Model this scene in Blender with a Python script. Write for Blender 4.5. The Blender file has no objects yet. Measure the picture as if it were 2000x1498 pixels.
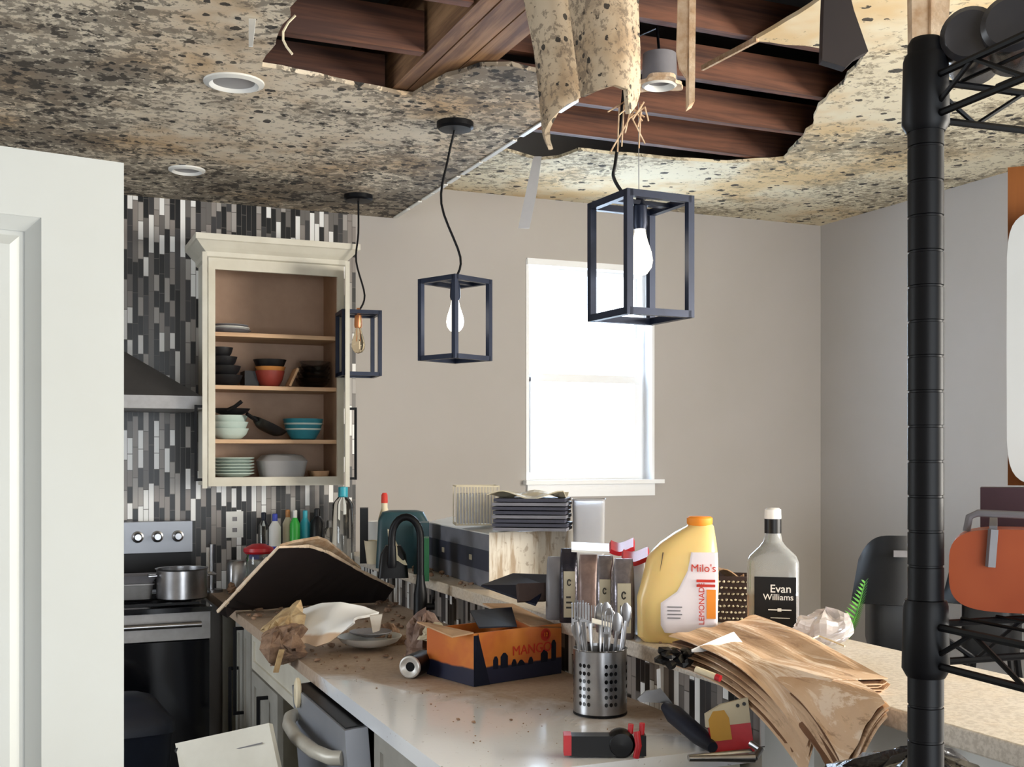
import bpy, bmesh, math, random
from mathutils import Vector as V, Matrix as Mx, noise as mnoise
R = random.Random(7)
SC = bpy.context.scene
COL = SC.collection
# ------------------------------------------------------------------ camera
F = 2222.0; EYE = 1.55; YAW = math.radians(23.1); CX = 1000.0; CY = 888.0
S, K = math.sin(YAW), math.cos(YAW)
cam_d = bpy.data.cameras.new('camera'); cam = bpy.data.objects.new('camera', cam_d); COL.objects.link(cam)
cam.location = (0, 0, EYE); cam.rotation_euler = (math.radians(90), 0, -YAW)
cam_d.sensor_width = 36; cam_d.lens = 36 * F / 2000; cam_d.shift_y = (CY - 749) / 2000; cam_d.clip_start = 0.02
SC.camera = cam
# ------------------------------------------------------------------ colour management, world, lights
SC.view_settings.view_transform = 'Standard'; SC.view_settings.look = 'None'
SC.view_settings.exposure = 0.0; SC.view_settings.gamma = 1; SC.view_settings.use_curve_mapping = False
try: SC.cycles.use_denoising = True
except Exception: pass
W = bpy.data.worlds.new('sky'); SC.world = W; W.use_nodes = True
bg = W.node_tree.nodes['Background']; bg.inputs[0].default_value = (0.80, 0.90, 1.0, 1); bg.inputs[1].default_value = 5.5
def area(name, loc, target, sx, sy, power, col):
    l = bpy.data.lights.new(name, 'AREA'); l.shape = 'RECTANGLE'; l.size = sx; l.size_y = sy; l.energy = power; l.color = col
    o = bpy.data.objects.new(name, l); COL.objects.link(o); o.location = loc
    o.rotation_euler = (V(target) - V(loc)).to_track_quat('-Z', 'Y').to_euler(); return o
area('daylight_far_window', (2.82, 5.75, 1.99), (2.3, 3.0, 0.9), 0.8, 1.2, 42, (0.58, 0.76, 1.0))
area('daylight_patio_door', (0.3, -2.95, 1.25), (0.8, 3.0, 1.5), 1.8, 2.1, 55, (1.0, 0.97, 0.92))
area('daylight_side_window', (4.30, 0.5, 1.75), (1.6, 1.9, 1.0), 2.0, 1.3, 275, (1.0, 0.92, 0.80))
area('added_left_light', (-2.40, 3.4, 1.65), (1.0, 3.5, 1.0), 1.4, 1.1, 26, (0.93, 0.97, 1.0))  # unseen opening and lamp added on the left to light cabinet fronts

# ------------------------------------------------------------------ helpers: pixels of the 2000x1498 frame -> points on known planes
def at(x, y, X=None, Y=None, Z=None, d=None):
    u, w = (x - CX) / F, (CY - y) / F
    D = V((S + K * u, K - S * u, w))
    if d is not None: t = d
    elif X is not None: t = X / D.x
    elif Y is not None: t = Y / D.y
    else: t = (Z - EYE) / D.z
    return V((D.x * t, D.y * t, EYE + D.z * t))
def facing(p): return math.atan2(-p[0], p[1])          # z-rotation that turns local -y to the viewer
RIGHT = V((K, -S, 0)); FWD = V((S, K, 0))
def lerp(a, b, t): return a + (b - a) * t
def pl(poly, t):                                       # piecewise-linear lookup
    if t <= poly[0][0]: return poly[0][1]
    for (a, b), (c, d) in zip(poly, poly[1:]):
        if t <= c: return b + (d - b) * (t - a) / (c - a)
    return poly[-1][1]
def lin(c): return c / 12.92 if c <= 0.04045 else ((c + 0.055) / 1.055) ** 2.4
def rgb(r, g, b): return (lin(r / 255), lin(g / 255), lin(b / 255), 1)

# ------------------------------------------------------------------ materials
class NT:
    def __init__(s, name):
        s.m = bpy.data.materials.new(name); s.m.use_nodes = True; s.t = s.m.node_tree
        s.b = s.t.nodes['Principled BSDF']; s.n = s.t.nodes
        s.tc = s.n.new('ShaderNodeTexCoord').outputs['Object']
    def new(s, k, **kw):
        q = s.n.new(k)
        for a, b in kw.items(): setattr(q, a, b)
        return q
    def link(s, a, b): s.t.links.new(a, b)
    def put(s, sock, v):
        if hasattr(v, 'is_output'): s.link(v, sock)
        else: sock.default_value = v
    def math(s, op, a, b=0.0, c=None):
        q = s.new('ShaderNodeMath', operation=op); s.put(q.inputs[0], a); s.put(q.inputs[1], b)
        if c is not None: s.put(q.inputs[2], c)
        return q.outputs[0]
    def noise(s, scale, detail=3, rough=0.55, vec=None, dist=0.0):
        q = s.new('ShaderNodeTexNoise'); s.link(vec or s.tc, q.inputs['Vector'])
        q.inputs['Scale'].default_value = scale; q.inputs['Detail'].default_value = detail
        q.inputs['Roughness'].default_value = rough; q.inputs['Distortion'].default_value = dist
        return q.outputs['Fac']
    def step(s, v, a, b, to0=0.0, to1=1.0):
        q = s.new('ShaderNodeMapRange'); q.interpolation_type = 'SMOOTHSTEP'; s.put(q.inputs['Value'], v)
        q.inputs['From Min'].default_value = a; q.inputs['From Max'].default_value = b
        q.inputs['To Min'].default_value = to0; q.inputs['To Max'].default_value = to1
        return q.outputs[0]
    def mix(s, f, a, b):
        q = s.new('ShaderNodeMix', data_type='RGBA'); s.put(q.inputs[0], f); s.put(q.inputs[6], a); s.put(q.inputs[7], b)
        return q.outputs[2]
    def scaled(s, x, y, z):
        q = s.new('ShaderNodeMapping'); s.link(s.tc, q.inputs[0]); q.inputs['Scale'].default_value = (x, y, z); return q.outputs[0]
    def col(s, v): s.put(s.b.inputs['Base Color'], v)
    def bump(s, h, st=0.2, dist=0.01):
        q = s.new('ShaderNodeBump'); s.put(q.inputs['Height'], h); q.inputs['Strength'].default_value = st
        q.inputs['Distance'].default_value = dist; s.link(q.outputs[0], s.b.inputs['Normal'])
    def set(s, **kw):
        for a, b in kw.items(): s.put(s.b.inputs[a.replace('_', ' ')], b)
        return s.m
def mat(name, c, rough=0.5, metal=0.0, c2=None, scale=8.0, amt=0.5, bump=0.0, **kw):
    t = NT(name)
    c2 = c2 or tuple(x * 0.72 for x in c[:3]) + (1,)
    n = t.noise(scale, 4, 0.6)
    t.col(t.mix(t.step(n, 0.5 - 0.28 * 1, 0.5 + 0.28, 0, amt), c, c2))
    if bump: t.bump(n, bump, 0.01)
    return t.set(Roughness=rough, Metallic=metal, **kw)
def mat_glass(name, c, rough=0.02, ior=1.45, trans=1.0):
    t = NT(name); t.col(t.mix(t.noise(14, 3), c, tuple(x * 0.93 for x in c[:3]) + (1,)))
    return t.set(Roughness=rough, IOR=ior, Transmission_Weight=trans)
def mat_mould(name, base, base2, spot, dots, dens, seed, dsc=20.0, dthr=0.26, sc=1.0):
    t = NT(name)
    q = t.new('ShaderNodeMapping'); t.link(t.tc, q.inputs[0]); q.inputs['Location'].default_value = (seed, seed * 1.7, 0); q.inputs['Scale'].default_value = (sc, sc, sc); vec = q.outputs[0]
    big = t.noise(1.3, 3, 0.6, vec); stain = t.step(t.noise(1.5, 4, 0.65, vec), 0.46, 0.66)
    c = t.mix(t.math('MULTIPLY', stain, 0.85), base, base2)
    gate = t.math('MULTIPLY', t.math('SUBTRACT', big, 0.5), 0.75)
    haze = t.step(t.math('ADD', t.noise(6, 5, 0.7, vec, 0.5), gate), 0.50 - dens, 0.72 - dens)
    c = t.mix(t.math('MULTIPLY', haze, 0.40), c, spot)
    fine = t.noise(30, 4, 0.7, vec, 0.3)
    sp = t.step(t.math('ADD', fine, gate), 0.53 - dens, 0.60 - dens)
    c = t.mix(t.math('MULTIPLY', sp, 0.72), c, spot)
    dk = t.step(t.math('ADD', t.noise(21, 3, 0.65, vec, 0.2), t.math('MULTIPLY', gate, 0.7)), 0.64 - dens, 0.69 - dens)
    c = t.mix(t.math('MULTIPLY', dk, 0.85), c, tuple(x * 0.18 for x in spot[:3]) + (1,))
    vo = t.new('ShaderNodeTexVoronoi'); t.link(vec, vo.inputs['Vector']); vo.inputs['Scale'].default_value = dsc
    d = t.math('ADD', vo.outputs['Distance'], t.math('MULTIPLY', t.math('SUBTRACT', t.noise(50, 2, 0.5, vec), 0.5), 0.45))
    sepc = t.new('ShaderNodeSeparateColor'); t.link(vo.outputs['Color'], sepc.inputs[0])
    on = t.step(t.math('ADD', sepc.outputs[0], gate), 0.44, 0.48)
    dot = t.math('MULTIPLY', t.math('LESS_THAN', d, t.math('MULTIPLY', t.math('ADD', sepc.outputs[1], 0.35), dthr)), on)
    c = t.mix(t.math('MULTIPLY', dot, dots), c, (0.012, 0.012, 0.013, 1))
    t.col(c); t.bump(fine, 0.15, 0.004)
    return t.set(Roughness=0.9)
def mat_strips(name, axis, w=0.021, dark=1.0):
    t = NT(name); sp = t.new('ShaderNodeSeparateXYZ'); t.link(t.tc, sp.inputs[0])
    u = sp.outputs[axis]; z = sp.outputs['Z']
    cu = t.math('DIVIDE', u, w); ci = t.math('FLOOR', cu)
    wn = t.new('ShaderNodeTexWhiteNoise', noise_dimensions='1D'); t.link(ci, wn.inputs['W']); r1 = wn.outputs['Value']
    sc = t.new('ShaderNodeSeparateColor'); t.link(wn.outputs['Color'], sc.inputs[0])
    ln = t.math('ADD', 0.075, t.math('MULTIPLY', t.math('POWER', sc.outputs[1], 2.5), 0.26))
    vz = t.math('DIVIDE', t.math('ADD', z, r1), ln); ri = t.math('FLOOR', vz)
    cb = t.new('ShaderNodeCombineXYZ'); t.link(ci, cb.inputs[0]); t.link(ri, cb.inputs[1])
    w2 = t.new('ShaderNodeTexWhiteNoise', noise_dimensions='2D'); t.link(cb.outputs[0], w2.inputs['Vector'])
    ra = t.new('ShaderNodeValToRGB'); ra.color_ramp.interpolation = 'CONSTANT'; e = ra.color_ramp.elements
    cols = [(0, (8, 9, 12)), (0.30, (56, 55, 57)), (0.40, (104, 100, 97)), (0.53, (138, 131, 126)), (0.67, (162, 157, 152)), (0.78, (236, 236, 234))]
    e[0].position = 0; e[0].color = rgb(*cols[0][1]); e[1].position = cols[1][0]; e[1].color = rgb(*cols[1][1])
    for p, q in cols[2:]:
        k = e.new(p); k.color = rgb(*q)
    t.link(w2.outputs['Value'], ra.inputs[0])
    fu = t.math('FRACT', cu); fz = t.math('MULTIPLY', t.math('FRACT', vz), ln)
    g = t.math('MAXIMUM', t.math('LESS_THAN', fu, 0.09), t.math('LESS_THAN', fz, 0.003))
    t.col(t.mix(g, ra.outputs[0], rgb(88, 84, 80)))
    t.bump(t.math('SUBTRACT', 1.0, g), 0.4, 0.002)
    return t.set(Roughness=0.34)
def mat_wood(name, c1, c2, axis='X', rough=0.7, sc=1.0):
    t = NT(name); s3 = {'X': (1.2, 22, 22), 'Y': (22, 1.2, 22), 'Z': (22, 22, 1.2)}[axis]
    v = t.scaled(*[q * sc for q in s3]); n = t.noise(1.0, 5, 0.65, v, 0.6); big = t.noise(2.3, 3)
    t.col(t.mix(t.step(t.math('ADD', t.math('MULTIPLY', n, 0.7), t.math('MULTIPLY', big, 0.3)), 0.34, 0.62), c1, c2))
    t.bump(n, 0.2, 0.003); return t.set(Roughness=rough)

M = {}
M['wall'] = mat('wall_paint_greige', rgb(177, 172, 168), 0.85, c2=rgb(170, 165, 159), scale=1.3, amt=0.8)
M['white'] = mat('white_paint', rgb(222, 222, 218), 0.45, c2=rgb(205, 204, 198), scale=5)
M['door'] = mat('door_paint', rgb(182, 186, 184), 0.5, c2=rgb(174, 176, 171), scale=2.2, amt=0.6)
M['trimw'] = mat('window_vinyl', rgb(236, 238, 240), 0.4, c2=rgb(224, 226, 229), scale=4)
M['mouldk'] = mat_mould('mouldy_ceiling_board', rgb(222, 210, 188), rgb(196, 162, 118), rgb(104, 94, 82), 0.92, 0.055, 3.1)
M['mouldd'] = mat_mould('mouldy_dining_ceiling_board', rgb(226, 216, 188), rgb(214, 182, 130), rgb(140, 126, 102), 0.92, 0.01, 7.7, dsc=15)
M['paper'] = mat_mould('spotted_board_paper', rgb(196, 178, 152), rgb(170, 142, 108), rgb(118, 104, 88), 0.9, -0.05, 1.3, dsc=20, dthr=0.24, sc=1.9)
M['tile'] = mat_strips('strip_mosaic', 'X', 0.0235)
M['tileb'] = mat_strips('strip_mosaic_bar', 'Y', 0.0235)
M['joist'] = mat_wood('old_joist_wood', rgb(120, 76, 54), rgb(62, 36, 27), 'X')
M['beam'] = mat_wood('old_beam_wood', rgb(172, 132, 94), rgb(98, 66, 44), 'Y')
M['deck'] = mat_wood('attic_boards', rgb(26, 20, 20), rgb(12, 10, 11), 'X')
M['floor'] = mat_wood('floor_planks', rgb(92, 80, 68), rgb(60, 52, 46), 'Y', 0.5)
def counter_mat():
    t = NT('counter_white_dusty'); sep = t.new('ShaderNodeSeparateXYZ'); t.link(t.tc, sep.inputs[0])
    n = t.noise(3.0, 5, 0.62, dist=0.6)
    # dust lies thick towards the back of the counter and by the tile, thin where it has been wiped
    a = t.math('ADD', t.math('MULTIPLY', sep.outputs['Y'], 0.55), t.math('MULTIPLY', sep.outputs['X'], 1.0))
    d = t.step(t.math('ADD', a, t.math('MULTIPLY', t.math('SUBTRACT', n, 0.5), 0.9)), 2.42, 2.72)
    f = t.noise(60, 3, 0.7); sp = t.step(f, 0.66, 0.72)
    dust = t.mix(f, rgb(150, 128, 108), rgb(196, 176, 156))
    c = t.mix(d, rgb(238, 242, 248), dust); c = t.mix(t.math('MULTIPLY', sp, 0.5), c, rgb(110, 92, 78))
    t.col(c); r = t.mix(d, (0.10,) * 3 + (1,), (0.75,) * 3 + (1,)); t.link(r, t.b.inputs['Roughness']); t.bump(f, 0.05, 0.002)
    return t.m
M['counter'] = counter_mat()
def stone_mat():
    t = NT('bar_top_laminate'); f = t.noise(90, 3, 0.7); b = t.noise(3, 4, 0.6)
    c = t.mix(t.step(f, 0.4, 0.62), rgb(218, 210, 198), rgb(194, 185, 172)); c = t.mix(t.step(b, 0.45, 0.7, 0, 0.5), c, rgb(220, 196, 162))
    t.col(c); return t.set(Roughness=0.38)
M['bartop'] = stone_mat()
M['steel'] = mat('brushed_steel', rgb(172, 172, 174), 0.28, 1.0, c2=rgb(140, 140, 143), scale=20, amt=0.6)
M['steel_d'] = mat('dull_steel', rgb(150, 148, 147), 0.45, 0.7, c2=rgb(112, 110, 110), scale=14)
M['hoodd'] = mat('dark_hood_steel', rgb(74, 72, 72), 0.5, 0.3, c2=rgb(58, 57, 58), scale=9)
M['alu'] = mat('pale_aluminium', rgb(206, 204, 200), 0.4, 0.35, c2=rgb(180, 178, 174), scale=20)
M['dwf'] = mat('dishwasher_grey', rgb(160, 164, 172), 0.38, 0.35, c2=rgb(142, 146, 154), scale=3)
M['handlec'] = mat('worn_pale_handle', rgb(196, 192, 180), 0.4, 0.2, c2=rgb(164, 158, 146), scale=16)
M['black'] = mat('black_enamel', rgb(9, 9, 12), 0.4, c2=rgb(16, 16, 19), scale=20, Specular_IOR_Level=0.3)
M['blackm'] = mat('black_metal', rgb(5, 6, 10), 0.45, 0.0, c2=rgb(9, 10, 15), scale=30, Specular_IOR_Level=0.22)
M['lant'] = mat('lantern_navy_metal', rgb(30, 40, 62), 0.38, 0.4, c2=rgb(18, 24, 40), scale=18)
M['glassb'] = mat('black_glass', rgb(12, 13, 17), 0.08, c2=rgb(20, 21, 25), scale=8)
M['cab'] = mat('cabinet_paint', rgb(212, 208, 194), 0.5, c2=rgb(190, 184, 168), scale=6, amt=0.7)
M['cabg'] = mat('grey_cabinet_paint', rgb(168, 166, 158), 0.5, c2=rgb(140, 137, 128), scale=7, amt=0.7)
M['tan'] = mat('cabinet_lining', rgb(172, 142, 118), 0.6, c2=rgb(146, 116, 96), scale=10)
M['shelfedge'] = mat_wood('shelf_board', rgb(212, 178, 142), rgb(186, 148, 112), 'X', 0.55)
M['mint'] = mat('mint_ceramic', rgb(196, 212, 204), 0.25, c2=rgb(180, 196, 190), scale=12)
M['teal'] = mat('teal_ceramic', rgb(58, 142, 158), 0.3, c2=rgb(36, 104, 124), scale=10)
M['red'] = mat('red_plastic', rgb(196, 34, 44), 0.4, c2=rgb(150, 22, 36), scale=20)
M['redc'] = mat('red_ceramic', rgb(150, 62, 52), 0.4, c2=rgb(116, 40, 36), scale=22)
M['pan'] = mat('black_pan', rgb(20, 20, 23), 0.4, c2=rgb(34, 33, 34), scale=25)
M['orange'] = mat('orange_rim', rgb(206, 140, 76), 0.4)
M['glass'] = mat_glass('clear_glass', (0.90, 0.95, 0.95, 1))
M['glassw'] = mat('sheen_white_glass', rgb(226, 230, 232), 0.12, c2=rgb(200, 206, 210), scale=30, Transmission_Weight=0.72, IOR=1.3)  # reflected light on the bottle put in as a whitish glass tint
M['glassd'] = mat_glass('smoky_glass', (0.45, 0.47, 0.5, 1), 0.08)
M['pane'] = mat_glass('window_pane', (0.98, 0.99, 1, 1), 0.0, 1.02)
M['jard'] = mat('smoky_dark_plastic', rgb(66, 66, 70), 0.25, c2=rgb(44, 44, 50), scale=20, Transmission_Weight=0.25)
M['plastic'] = mat('milky_plastic', rgb(206, 206, 208), 0.35, c2=rgb(188, 188, 192), scale=10, Transmission_Weight=0.45)
M['greyp'] = mat('grey_plastic', rgb(126, 124, 128), 0.45, c2=rgb(104, 102, 106), scale=12)
M['card'] = mat('brown_paper', rgb(200, 164, 128), 0.85, c2=rgb(160, 124, 92), scale=9, amt=0.8, bump=0.3)
def kraft():
    t = NT('creased_kraft_paper'); v = t.scaled(26, 5, 5); q = t.new('ShaderNodeMapping'); t.link(t.tc, q.inputs[0]); q.inputs['Rotation'].default_value = (0, 0, .30); q.inputs['Scale'].default_value = (34, 4, 4)
    n = t.noise(1.0, 5, 0.7, q.outputs[0], 1.2); g = t.noise(7, 3)
    c = t.mix(t.step(g, .35, .65), rgb(216, 184, 152), rgb(196, 160, 126)); c = t.mix(t.step(n, .52, .60, 0, .85), c, rgb(236, 216, 194)); c = t.mix(t.step(n, .43, .33, 0, .6), c, rgb(138, 104, 76))  # pale crease highlights and dark folds painted into the paper colour
    t.col(c); t.bump(n, .5, .006); return t.set(Roughness=.8)
M['bagp'] = kraft()
M['bagshade'] = mat('kraft_gap_shade', rgb(126, 90, 64), 0.9, c2=rgb(84, 58, 42), scale=12)  # shade of the gaps between bags, painted as darker paper
M['dark'] = mat('dark_brown', rgb(38, 29, 30), 0.7, c2=rgb(24, 19, 22), scale=7, amt=0.8)
M['torn'] = mat('torn_gypsum', rgb(222, 200, 172), 0.9, c2=rgb(178, 138, 98), scale=30, amt=0.9, bump=0.5)
M['torne'] = mat('pale_torn_edge', rgb(240, 222, 198), 0.9, c2=rgb(214, 184, 152), scale=40, amt=0.7)
def gyp2():
    t = NT('white_board_waterline'); sp = t.new('ShaderNodeSeparateXYZ'); t.link(t.tc, sp.inputs[0]); n = t.noise(9, 3)
    h = t.math('ADD', sp.outputs['Z'], t.math('MULTIPLY', t.math('SUBTRACT', n, .5), .05))
    t.col(t.mix(t.step(h, .070, .082), rgb(206, 178, 150), rgb(244, 244, 242))); return t.set(Roughness=.7)
M['gyp2'] = gyp2()
M['gyp'] = mat('white_board', rgb(232, 230, 224), 0.7, c2=rgb(204, 188, 166), scale=5, amt=0.75)
M['foam'] = mat('yellow_foam', rgb(208, 182, 138), 0.95, c2=rgb(150, 120, 84), scale=26, amt=0.9, bump=0.7)
M['crumpb'] = mat('brown_wrapping', rgb(150, 124, 108), 0.6, c2=rgb(84, 62, 56), scale=16, amt=0.95, bump=0.8)
M['rub'] = mat('plaster_rubble', rgb(166, 136, 112), 0.95, c2=rgb(98, 74, 60), scale=30, amt=0.9, bump=0.6)
M['cream'] = mat('cream_plastic', rgb(230, 218, 190), 0.5, c2=rgb(206, 190, 156), scale=8)
M['navy'] = mat('navy_plastic', rgb(16, 23, 42), 0.45, c2=rgb(9, 13, 25), scale=14, Specular_IOR_Level=0.3)
M['green'] = mat('green_card', rgb(38, 120, 70), 0.55, c2=rgb(28, 88, 56), scale=12)
M['dteal'] = mat('dark_teal_plastic', rgb(28, 66, 72), 0.45, c2=rgb(20, 44, 54), scale=10)
M['lidblue'] = mat('blue_plastic', rgb(40, 60, 170), 0.4)
M['cyan'] = mat('cyan_plastic', rgb(48, 170, 190), 0.4)
M['gbright'] = mat('bright_green', rgb(44, 176, 60), 0.4)
M['leaf'] = mat('fern_green', rgb(84, 160, 40), 0.5, c2=rgb(28, 92, 24), scale=30, amt=0.9)
M['juice'] = mat('yellow_jug', rgb(236, 206, 138), 0.3, c2=rgb(222, 182, 108), scale=4, Subsurface_Weight=0.25)
M['lab'] = mat('white_label', rgb(240, 232, 236), 0.5, c2=rgb(226, 214, 224), scale=10)
M['ink'] = mat('red_ink', rgb(206, 52, 34), 0.6)
M['inko'] = mat('orange_ink', rgb(250, 150, 40), 0.6)
M['inkw'] = mat('white_ink', rgb(235, 235, 235), 0.6)
M['inkk'] = mat('dark_ink', rgb(52, 48, 44), 0.6)
M['amber'] = mat_glass('amber_spirit', (0.50, 0.16, 0.05, 1), 0.02, 1.36)
M['maroon'] = mat('maroon_cloth', rgb(66, 40, 48), 0.7, c2=rgb(50, 30, 38), scale=16)
M['rust'] = mat('orange_leather', rgb(186, 92, 52), 0.42, c2=rgb(150, 62, 36), scale=7, amt=0.8)
M['woodo'] = mat_wood('orange_wood', rgb(178, 108, 44), rgb(140, 78, 28), 'Z', 0.5)
M['brass'] = mat('brass', rgb(190, 130, 90), 0.3, 0.9)
M['bulb'] = mat('bulb_frosted_glow', rgb(250, 240, 220), 0.2, Emission_Color=(1, 0.93, 0.8, 1), Emission_Strength=2.2)
M['bulba'] = mat_glass('bulb_amber_glass', (0.96, 0.84, 0.62, 1), 0.05, 1.2)
M['pouch'] = mat('silver_pouch', rgb(150, 144, 146), 0.25, 0.55, c2=rgb(92, 86, 96), scale=16, amt=0.9, bump=0.4)
M['pouchd'] = mat('dark_pouch', rgb(70, 66, 74), 0.25, 0.5, c2=rgb(30, 32, 44), scale=14, amt=0.9, bump=0.4)
M['pouchb'] = mat('brown_pouch', rgb(150, 128, 120), 0.4, 0.2, c2=rgb(104, 84, 80), scale=16, amt=0.9, bump=0.3)
M['lable'] = mat('beige_label', rgb(200, 190, 164), 0.6)
M['wrap'] = mat('clear_wrap', rgb(226, 220, 220), 0.2, c2=rgb(205, 196, 196), scale=20, Transmission_Weight=0.55)
M['blackbag'] = mat('black_bag', rgb(22, 23, 28), 0.22, c2=rgb(40, 42, 48), scale=18, bump=0.7)
M['chair'] = mat('black_chair_shell', rgb(19, 21, 25), 0.4, c2=rgb(28, 30, 34), scale=9, Specular_IOR_Level=0.35)
M['bluebin'] = mat('dark_blue_bin', rgb(26, 34, 50), 0.45, c2=rgb(16, 20, 32), scale=9)
M['bwoven'] = mat('dark_wicker', rgb(66, 48, 44), 0.7, c2=rgb(34, 24, 24), scale=24)
M['yellow'] = mat('mustard_card', rgb(190, 144, 52), 0.6)
def box_mat(name):                                       # orange carton: orange sky over a navy skyline band
    t = NT(name); s = t.new('ShaderNodeSeparateXYZ'); t.link(t.tc, s.inputs[0])
    n = t.noise(9, 3)
    up = t.step(t.math('ADD', s.outputs['Z'], t.math('MULTIPLY', t.math('SUBTRACT', n, .5), 0.02)), 0.045, 0.052)
    o = t.mix(t.step(n, .35, .65), rgb(214, 130, 52), rgb(196, 104, 48)); t.col(t.mix(up, rgb(28, 32, 56), o)); return t.set(Roughness=0.45)
M['carton'] = box_mat('mango_carton')
def tool_mat():                                          # grey carton with darker band; stained pale end
    t = NT('stained_pale_card'); n = t.noise(6, 4, 0.6, t.scaled(6, 6, 0.8)); f = t.noise(40, 3)
    c = t.mix(t.step(n, 0.46, 0.62, 0, 0.75), rgb(206, 200, 188), rgb(146, 122, 92)); t.col(t.mix(t.step(f, .6, .7, 0, .5), c, rgb(120, 100, 78))); return t.set(Roughness=0.8)
M['stained'] = tool_mat()
M['greybox'] = mat('grey_card', rgb(122, 122, 130), 0.6, c2=rgb(94, 96, 106), scale=8, amt=0.8)
M['bandd'] = mat('dark_print_band', rgb(58, 60, 74), 0.55, c2=rgb(46, 46, 58), scale=12)

# ------------------------------------------------------------------ mesh building
class B:
    def __init__(s): s.bm = bmesh.new()
    def verts(s, vs): return [s.bm.verts.new(v) for v in vs]
    def face(s, vs):
        try: return s.bm.faces.new(vs)
        except ValueError: return None
    def box(s, a, b, mtx=None):
        x0, y0, z0 = a; x1, y1, z1 = b
        c = [V((x, y, z)) for z in (z0, z1) for x, y in ((x0, y0), (x1, y0), (x1, y1), (x0, y1))]
        if mtx: c = [mtx @ p for p in c]
        v = s.verts(c)
        for f in ((3, 2, 1, 0), (4, 5, 6, 7), (0, 1, 5, 4), (1, 2, 6, 5), (2, 3, 7, 6), (3, 0, 4, 7)): s.face([v[i] for i in f])
        return s
    def bevel(s, w, seg=2):
        bmesh.ops.bevel(s.bm, geom=[e for e in s.bm.edges if len(e.link_faces) == 2 and e.calc_face_angle(0) > 0.7] , offset=w, segments=seg, profile=0.5, affect='EDGES', clamp_overlap=True); return s
    def tube(s, pts, r, n=8, cap=True):
        pts = [V(p) for p in pts]; rs = r if isinstance(r, (list, tuple)) else [r] * len(pts)
        rings = []; prev = None
        for i, p in enumerate(pts):
            d = (pts[min(i + 1, len(pts) - 1)] - pts[max(i - 1, 0)]).normalized()
            if prev is None:
                a = d.orthogonal().normalized()
            else:
                a = (prev - d * prev.dot(d)); a = a.normalized() if a.length > 1e-6 else d.orthogonal().normalized()
            prev = a; b = d.cross(a)
            rings.append(s.verts([p + (a * math.cos(2 * math.pi * k / n) + b * math.sin(2 * math.pi * k / n)) * rs[i] for k in range(n)]))
        for A, C in zip(rings, rings[1:]):
            for k in range(n): s.face([A[k], A[(k + 1) % n], C[(k + 1) % n], C[k]])
        if cap: s.face(rings[0][::-1]); s.face(rings[-1])
        return s
    def bar(s, p, q, w, h=None, up=V((0, 0, 1))):            # square bar
        p, q = V(p), V(q); d = (q - p).normalized()
        if abs(d.dot(up)) > 0.99: up = RIGHT
        a = d.cross(up).normalized() * w / 2; b = a.cross(d).normalized() * (h or w) / 2
        A = s.verts([p - a - b, p + a - b, p + a + b, p - a + b]); C = s.verts([q - a - b, q + a - b, q + a + b, q - a + b])
        for k in range(4): s.face([A[k], A[(k + 1) % 4], C[(k + 1) % 4], C[k]])
        s.face(A[::-1]); s.face(C); return s
    def lathe(s, prof, c=(0, 0, 0), n=28, mtx=None, cap=True):
        c = V(c); rings = []
        for r, z in prof:
            ps = [V((r * math.cos(2 * math.pi * k / n), r * math.sin(2 * math.pi * k / n), z)) for k in range(n)]
            rings.append(s.verts([(mtx @ p if mtx else p) + c for p in ps]))
        for A, C in zip(rings, rings[1:]):
            for k in range(n): s.face([A[k], A[(k + 1) % n], C[(k + 1) % n], C[k]])
        if cap:
            if prof[0][0] > 1e-4: s.face(rings[0][::-1])
            if prof[-1][0] > 1e-4: s.face(rings[-1])
        return s
    def prism(s, pts, vec):
        pts = [V(p) for p in pts]; vec = V(vec); A = s.verts(pts); C = s.verts([p + vec for p in pts]); n = len(pts)
        s.face(A); s.face(C[::-1])
        for k in range(n): s.face([A[k], C[k], C[(k + 1) % n], A[(k + 1) % n]])
        return s
    def slab(s, outer, vec):                                 # possibly concave outline, extruded
        vs = s.verts([V(p) for p in outer]); es = [s.bm.edges.new((vs[i], vs[(i + 1) % len(vs)])) for i in range(len(vs))]
        r = bmesh.ops.triangle_fill(s.bm, edges=es, use_beauty=True)
        fs = [g for g in r['geom'] if isinstance(g, bmesh.types.BMFace)]
        e = bmesh.ops.extrude_face_region(s.bm, geom=fs)
        bmesh.ops.translate(s.bm, verts=[g for g in e['geom'] if isinstance(g, bmesh.types.BMVert)], vec=V(vec)); return s
    def grid(s, fn, nu, nv, thick=0.0, vec=None):
        P = [[V(fn(i / nu, j / nv)) for i in range(nu + 1)] for j in range(nv + 1)]
        a = [[s.bm.verts.new(p) for p in row] for row in P]
        def quads(g, flip=False):
            for j in range(nv):
                for i in range(nu):
                    q = [g[j][i], g[j][i + 1], g[j + 1][i + 1], g[j + 1][i]]; s.face(q[::-1] if flip else q)
        quads(a)
        if thick:
            b = []
            for j in range(nv + 1):
                row = []
                for i in range(nu + 1):
                    if vec is not None: o = V(vec)
                    else:
                        du = P[j][min(i + 1, nu)] - P[j][max(i - 1, 0)]; dv = P[min(j + 1, nv)][i] - P[max(j - 1, 0)][i]
                        o = du.cross(dv); o = o.normalized() if o.length > 1e-9 else V((0, 0, 1))
                    row.append(s.bm.verts.new(P[j][i] - o * thick))
                b.append(row)
            quads(b, True)
            rim = [(0, i) for i in range(nu)] + [(j, nu) for j in range(nv)] + [(nv, i) for i in range(nu, 0, -1)] + [(j, 0) for j in range(nv, 0, -1)]
            for (j, i), (j2, i2) in zip(rim, rim[1:] + rim[:1]): s.face([a[j][i], b[j][i], b[j2][i2], a[j2][i2]])
        return s
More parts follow.
